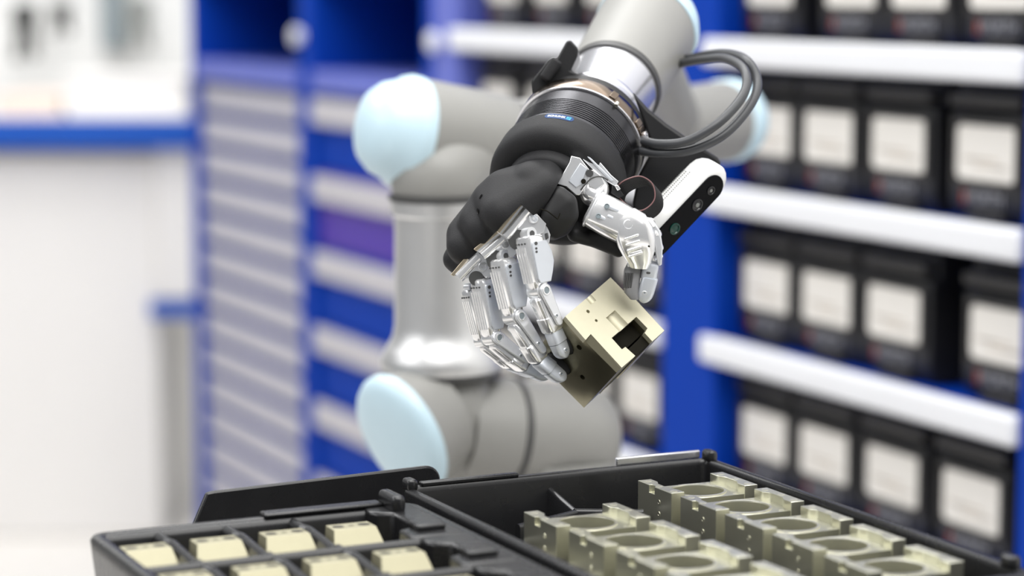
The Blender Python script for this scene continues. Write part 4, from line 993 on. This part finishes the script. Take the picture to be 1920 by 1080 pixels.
# second segment
bm = NB(); secs = []
pts2 = [(1172, 410, 3, 27, 26), (1181, 420, 2, 34, 27), (1188, 436, 2, 37, 28), (1193, 454, 3, 36, 27), (1197, 472, 5, 31, 25), (1199, 488, 7, 24, 22), (1198, 500, 8, 18, 19)]
for i, (x, y, w, ra, rb) in enumerate(pts2):
    a = pts2[max(0, i-1)]; b = pts2[min(len(pts2)-1, i+1)]; dd = (H(*b[:3])-H(*a[:3])).normalized(); s1 = (sTn-dd*sTn.dot(dd)).normalized(); s2_ = dd.cross(s1)
    secs.append((H(x, y, w), s2_, s1, ra*PX, rb*PX, 3.2))
loft(bm, secs, 40); sg2 = obj('middle_phalanx', bm, 'chrome', th, smooth=40)
for k in range(4):
    x, y = 1176+k*2.4, 449+k*11; bm = NB(); bar(bm, H(x-6, y, -6.5+k*0.55), H(x+22, y-9, -6.9+k*0.55), 0.0008, 0.0008, U, 2.5, 10, 0.0008); obj('finger_ridge', bm, 'chrome', th, smooth=60)
bm = NB(); c = H(1178, 421, -6.2); lathe(bm, c, sTn, [(-0.001, 0.0032), (0.0006, 0.0032), (0.0008, 0.0027), (0.0001, 0.0022), (0.0001, 0.0012), (0.0006, 0.0011), (0.0006, 0)], 28); obj('joint_screw', bm, 'chrome2', th, smooth=35)
for x, y, w, r in ((1222, 417, 3, 10), (1234, 436, 5, 9), (1238, 462, 8, 8), (1238, 480, 8, 6)):
    bm = NB(); lathe(bm, H(x, y, w), D(0.7, 0.4, -0.6), [(-0.004, r*PX), (0.0004, r*PX), (0.001, r*PX*0.7), (0.001, 0)], 24); obj('link_boss', bm, 'chrome', th, smooth=45)
bm = NB(); prism(bm, hp([(1206, 404), (1224, 410), (1238, 432), (1243, 462), (1241, 498), (1234, 498), (1228, 462), (1220, 436)], 3), F*0.008); obj('side_link', bm, 'chrome2', th, bevel=0.0012, segs=3)
bm = NB(); cyl(bm, H(1217, 462, -4.6), H(1217, 462, -3), 0.0006, n=12); obj('pin_hole', bm, 'hole', th, smooth=40)
# distal segment with grey pad
dT = (H(1205, 566, 16)-H(1222, 490, 8)).normalized(); sD = (sTn-dT*sTn.dot(dT)).normalized(); wD = dT.cross(sD)
bm = NB(); secs = []; b0_ = H(1222, 492, 8)
for t, a in ((0, 0.85), (1.5, 1.0), (9.5, 1.05), (10.5, 1.0)): secs.append((b0_+dT*(t*MM), wD, sD, 15*PX*a, 15*PX*a, 3.5))
loft(bm, secs, 28); obj('tip_fork', bm, 'bluesilver', th, smooth=40)
bm = NB(); c = b0_+dT*0.0055+sD*(15*PX)-R*0.0008; bar(bm, c-R*0.0013, c+R*0.0013, 0.0008, 0.0003, U, 3, 12, 0.0006); obj('fork_slot', bm, 'seal', th, smooth=50)
bm = NB(); secs = []; b1_ = H(1219, 520, 8.5); dT2 = (H(1206, 566, 12)-b1_).normalized(); LL = (H(1206, 566, 12)-b1_).length
for t, k in ((0, 0.9), (0.05, 1), (0.6, 1), (0.75, 0.94), (0.88, 0.75), (0.96, 0.5), (1.0, 0.22)): secs.append((b1_+dT2*(LL*t), wD, sD, 15.5*PX*k, 12*PX*(0.6+0.4*k), 3))
loft(bm, secs, 28); obj('fingertip', bm, 'bluesilver', th, smooth=50)
screwhead(H(1209, 546, 11)+sD*(12*PX), sD, 0.0016, th)
bm = NB(); secs = []
for x, y, ra, rb in ((1190, 496, 15, 16), (1187, 506, 17, 20), (1184, 526, 16, 22), (1184, 545, 14, 21), (1190, 558, 9, 16)): secs.append((H(x, y, 12), R, sD, ra*PX, rb*PX, 3))
loft(bm, secs, 28); tpad = obj('rubber_pad', bm, 'greyrubber', th, smooth=50)
for k in range(4):
    x = 1172+k*4.2; bm = NB(); bar(bm, H(x+1.5, 511, 4.6), H(x-2.5, 540, 5.2), 0.0006, 0.0004, R, 3, 10, 0.0005); obj('pad_groove', bm, 'seal', th, smooth=60)
bm = NB(); bar(bm, H(1176, 497, 4.5), H(1194, 497, 4.8), 0.0012, 0.0006, U, 3, 10, 0.0008); obj('pad_edge', bm, 'camwhite', th, smooth=60)

# ------------------------------------------------------------------ held block
E1 = (R*(0.757*math.cos(math.radians(40.7))) + U*(0.757*math.sin(math.radians(40.7))) + F*0.654).normalized()
E2 = (R*0.704 - U*0.704 - F*0.087); E2 = (E2-E1*E2.dot(E1)).normalized()
E3 = E1.cross(E2)                                       # depth direction
if E3.dot(F) < 0: E3 = -E3
O = H(1059.8, 593.3, -10)
nF = E3
def face_ab(px, py):
    r_ = ray(px, py); t = (O-CAM).dot(nF)/r_.dot(nF); q = CAM+r_*t-O; return q.dot(E1), q.dot(E2)
Lp = 150*PX
sil = [(1059.8, 593.3), (1144.9, 520), (1185, 561), (1188.7, 558.3), (1245.7, 619.8), (1223, 640), (1208.9, 624.4), (1214, 615.4), (1193.3, 593.9), (1146.7, 633.5), (1166, 655), (1172.6, 650.4), (1191.3, 667.2), (1165.6, 689.3), (1107.8, 626.3), (1098, 637.4)]
ab = [face_ab(*p) for p in sil]
hb = empty('held_block', O+E1*0.024+E2*0.024+E3*0.025, 'champagne metal block with T-slot held tilted between the robot fingertips', 'metal block')
bm = NB()
core = [ab[0], ab[1], ab[2], ab[3], ab[4], ab[5], ab[6], ab[7], ab[8], ab[9], ab[10], ab[11], ab[12], ab[13], ab[14], ab[15]]
prism(bm, [O+E1*a+E2*b for a, b in core], E3*(11*PX))
a_in = 0.0; bmax = max(p[1] for p in ab)
hb1 = obj('front_plate', bm, 'gold_lit', hb)
cs = []
def gp(px, py): a, b = face_ab(px, py); return O+E1*a+E2*b
g0, g1 = gp(1149, 590), gp(1166, 612)
c = NB(); cyl(c, gp(1153, 597)-E2*0.004-E3*6*PX, gp(1172, 617)-E3*6*PX, 16*PX, n=48); cs.append(c)
for px, py, r in ((1102.6, 584, 3.6), (1118, 601, 3.0)):
    c = NB(); q = gp(px, py); cyl(c, q-E3*0.002, q+E3*0.003, r*PX, n=20); cs.append(c)
c = NB(); cyl(c, gp(1096, 548)-E3*5*PX, gp(1113, 567)-E3*5*PX, 10*PX, n=40); cs.append(c)
c = NB(); q = gp(1104, 560); cyl(c, q-E2*0.0022-E1*0.0, q+E2*0.0022, 2.6*PX, n=20)
c.free()
c = NB(); q0, q1 = gp(1096, 562), gp(1110, 576); cyl(c, gp(1103, 556)-E2*0.0022, gp(1103, 556)+E2*0.0022+E1*0, 4*PX, n=24); c.free()
cut(hb1, cs)
b = hb1.modifiers.new('bevel', 'BEVEL'); b.width = 0.00045; b.segments = 2; b.limit_method = 'ANGLE'; b.angle_limit = math.radians(40)
for p in hb1.data.polygons: p.use_smooth = True
hb1.data.set_sharp_from_angle(angle=math.radians(30))
# body behind the front plate: full section on the left, open channel in the middle
px_ = PX
def solid(name, pts, d0, d1, m='gold', bev=0.0005):
    bm = NB(); prism(bm, [O+E1*(a*px_)+E2*(b*px_)+E3*(d0*px_) for a, b in pts], E3*((d1-d0)*px_)); return obj(name, bm, m, hb, bevel=bev)
abp = [(round(a/px_, 1), round(b/px_, 1)) for a, b in ab]
print('AB', abp)
A4, A5, A6, A7, A8, A9, A10, A11, A12, A13 = abp[4:14]
bm_ = max(abp[4][1], abp[13][1])
mainp = [(0, 0), abp[1], (abp[1][0], abp[2][1]), abp[4], A5, A6, A7, A8, A9, A10, A11, A12, (A12[0], abp[13][1]), (0, abp[13][1])]
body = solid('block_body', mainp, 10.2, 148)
cs = []
for px, py, r in ((0, 0, 0),): pass
def sp(b_, c_): return O+E2*(b_*px_)+E3*(c_*px_)       # on the dark side face
for b_, c_, r in ((58, 34, 7), (100, 88, 6.5), (40, 120, 6.5)):
    c = NB(); q = sp(b_, c_); cyl(c, q-E1*0.002, q+E1*0.004, r*px_*0.8, n=24); cs.append(c)
cut(body, cs)
b = body.modifiers.new('bevel', 'BEVEL'); b.width = 0.0005; b.segments = 2; b.limit_method = 'ANGLE'; b.angle_limit = math.radians(40)
for p in body.data.polygons: p.use_smooth = True
body.data.set_sharp_from_angle(angle=math.radians(30))
bm = NB(); b0c, b1c = abp[15][1], abp[13][1]; a14 = abp[14][0]
prism(bm, [O+E1*(a*px_)+E2*(b0c*px_)+E3*(c_*px_) for a, c_ in ((a14-0.3, 1.5), (0.0, 10.1), (a14-0.3, 10.1))], E2*((b1c-b0c)*px_)); obj('chamfer_strip', bm, 'gold', hb)
solid('slot_shade', [(A6[0]-0.6, A6[1]), (A5[0]-0.6, A5[1]-2), (A12[0]+0.6, A5[1]-2), (A11[0]+0.6, A6[1])], 13, 130, 'hole', 0.0002)  # dark filler painting the shade in the channel mouth
# added dark block, shade inside the T slot put into its colour
solid('slot_shade', [(A9[0]+0.5, A9[1]+0.4), (A8[0]-0.5, A9[1]+0.4), (A8[0]-0.5, A7[1]-0.4), (A9[0]+0.5, A7[1]-0.4)], 26, 130, 'hole', 0.0002)
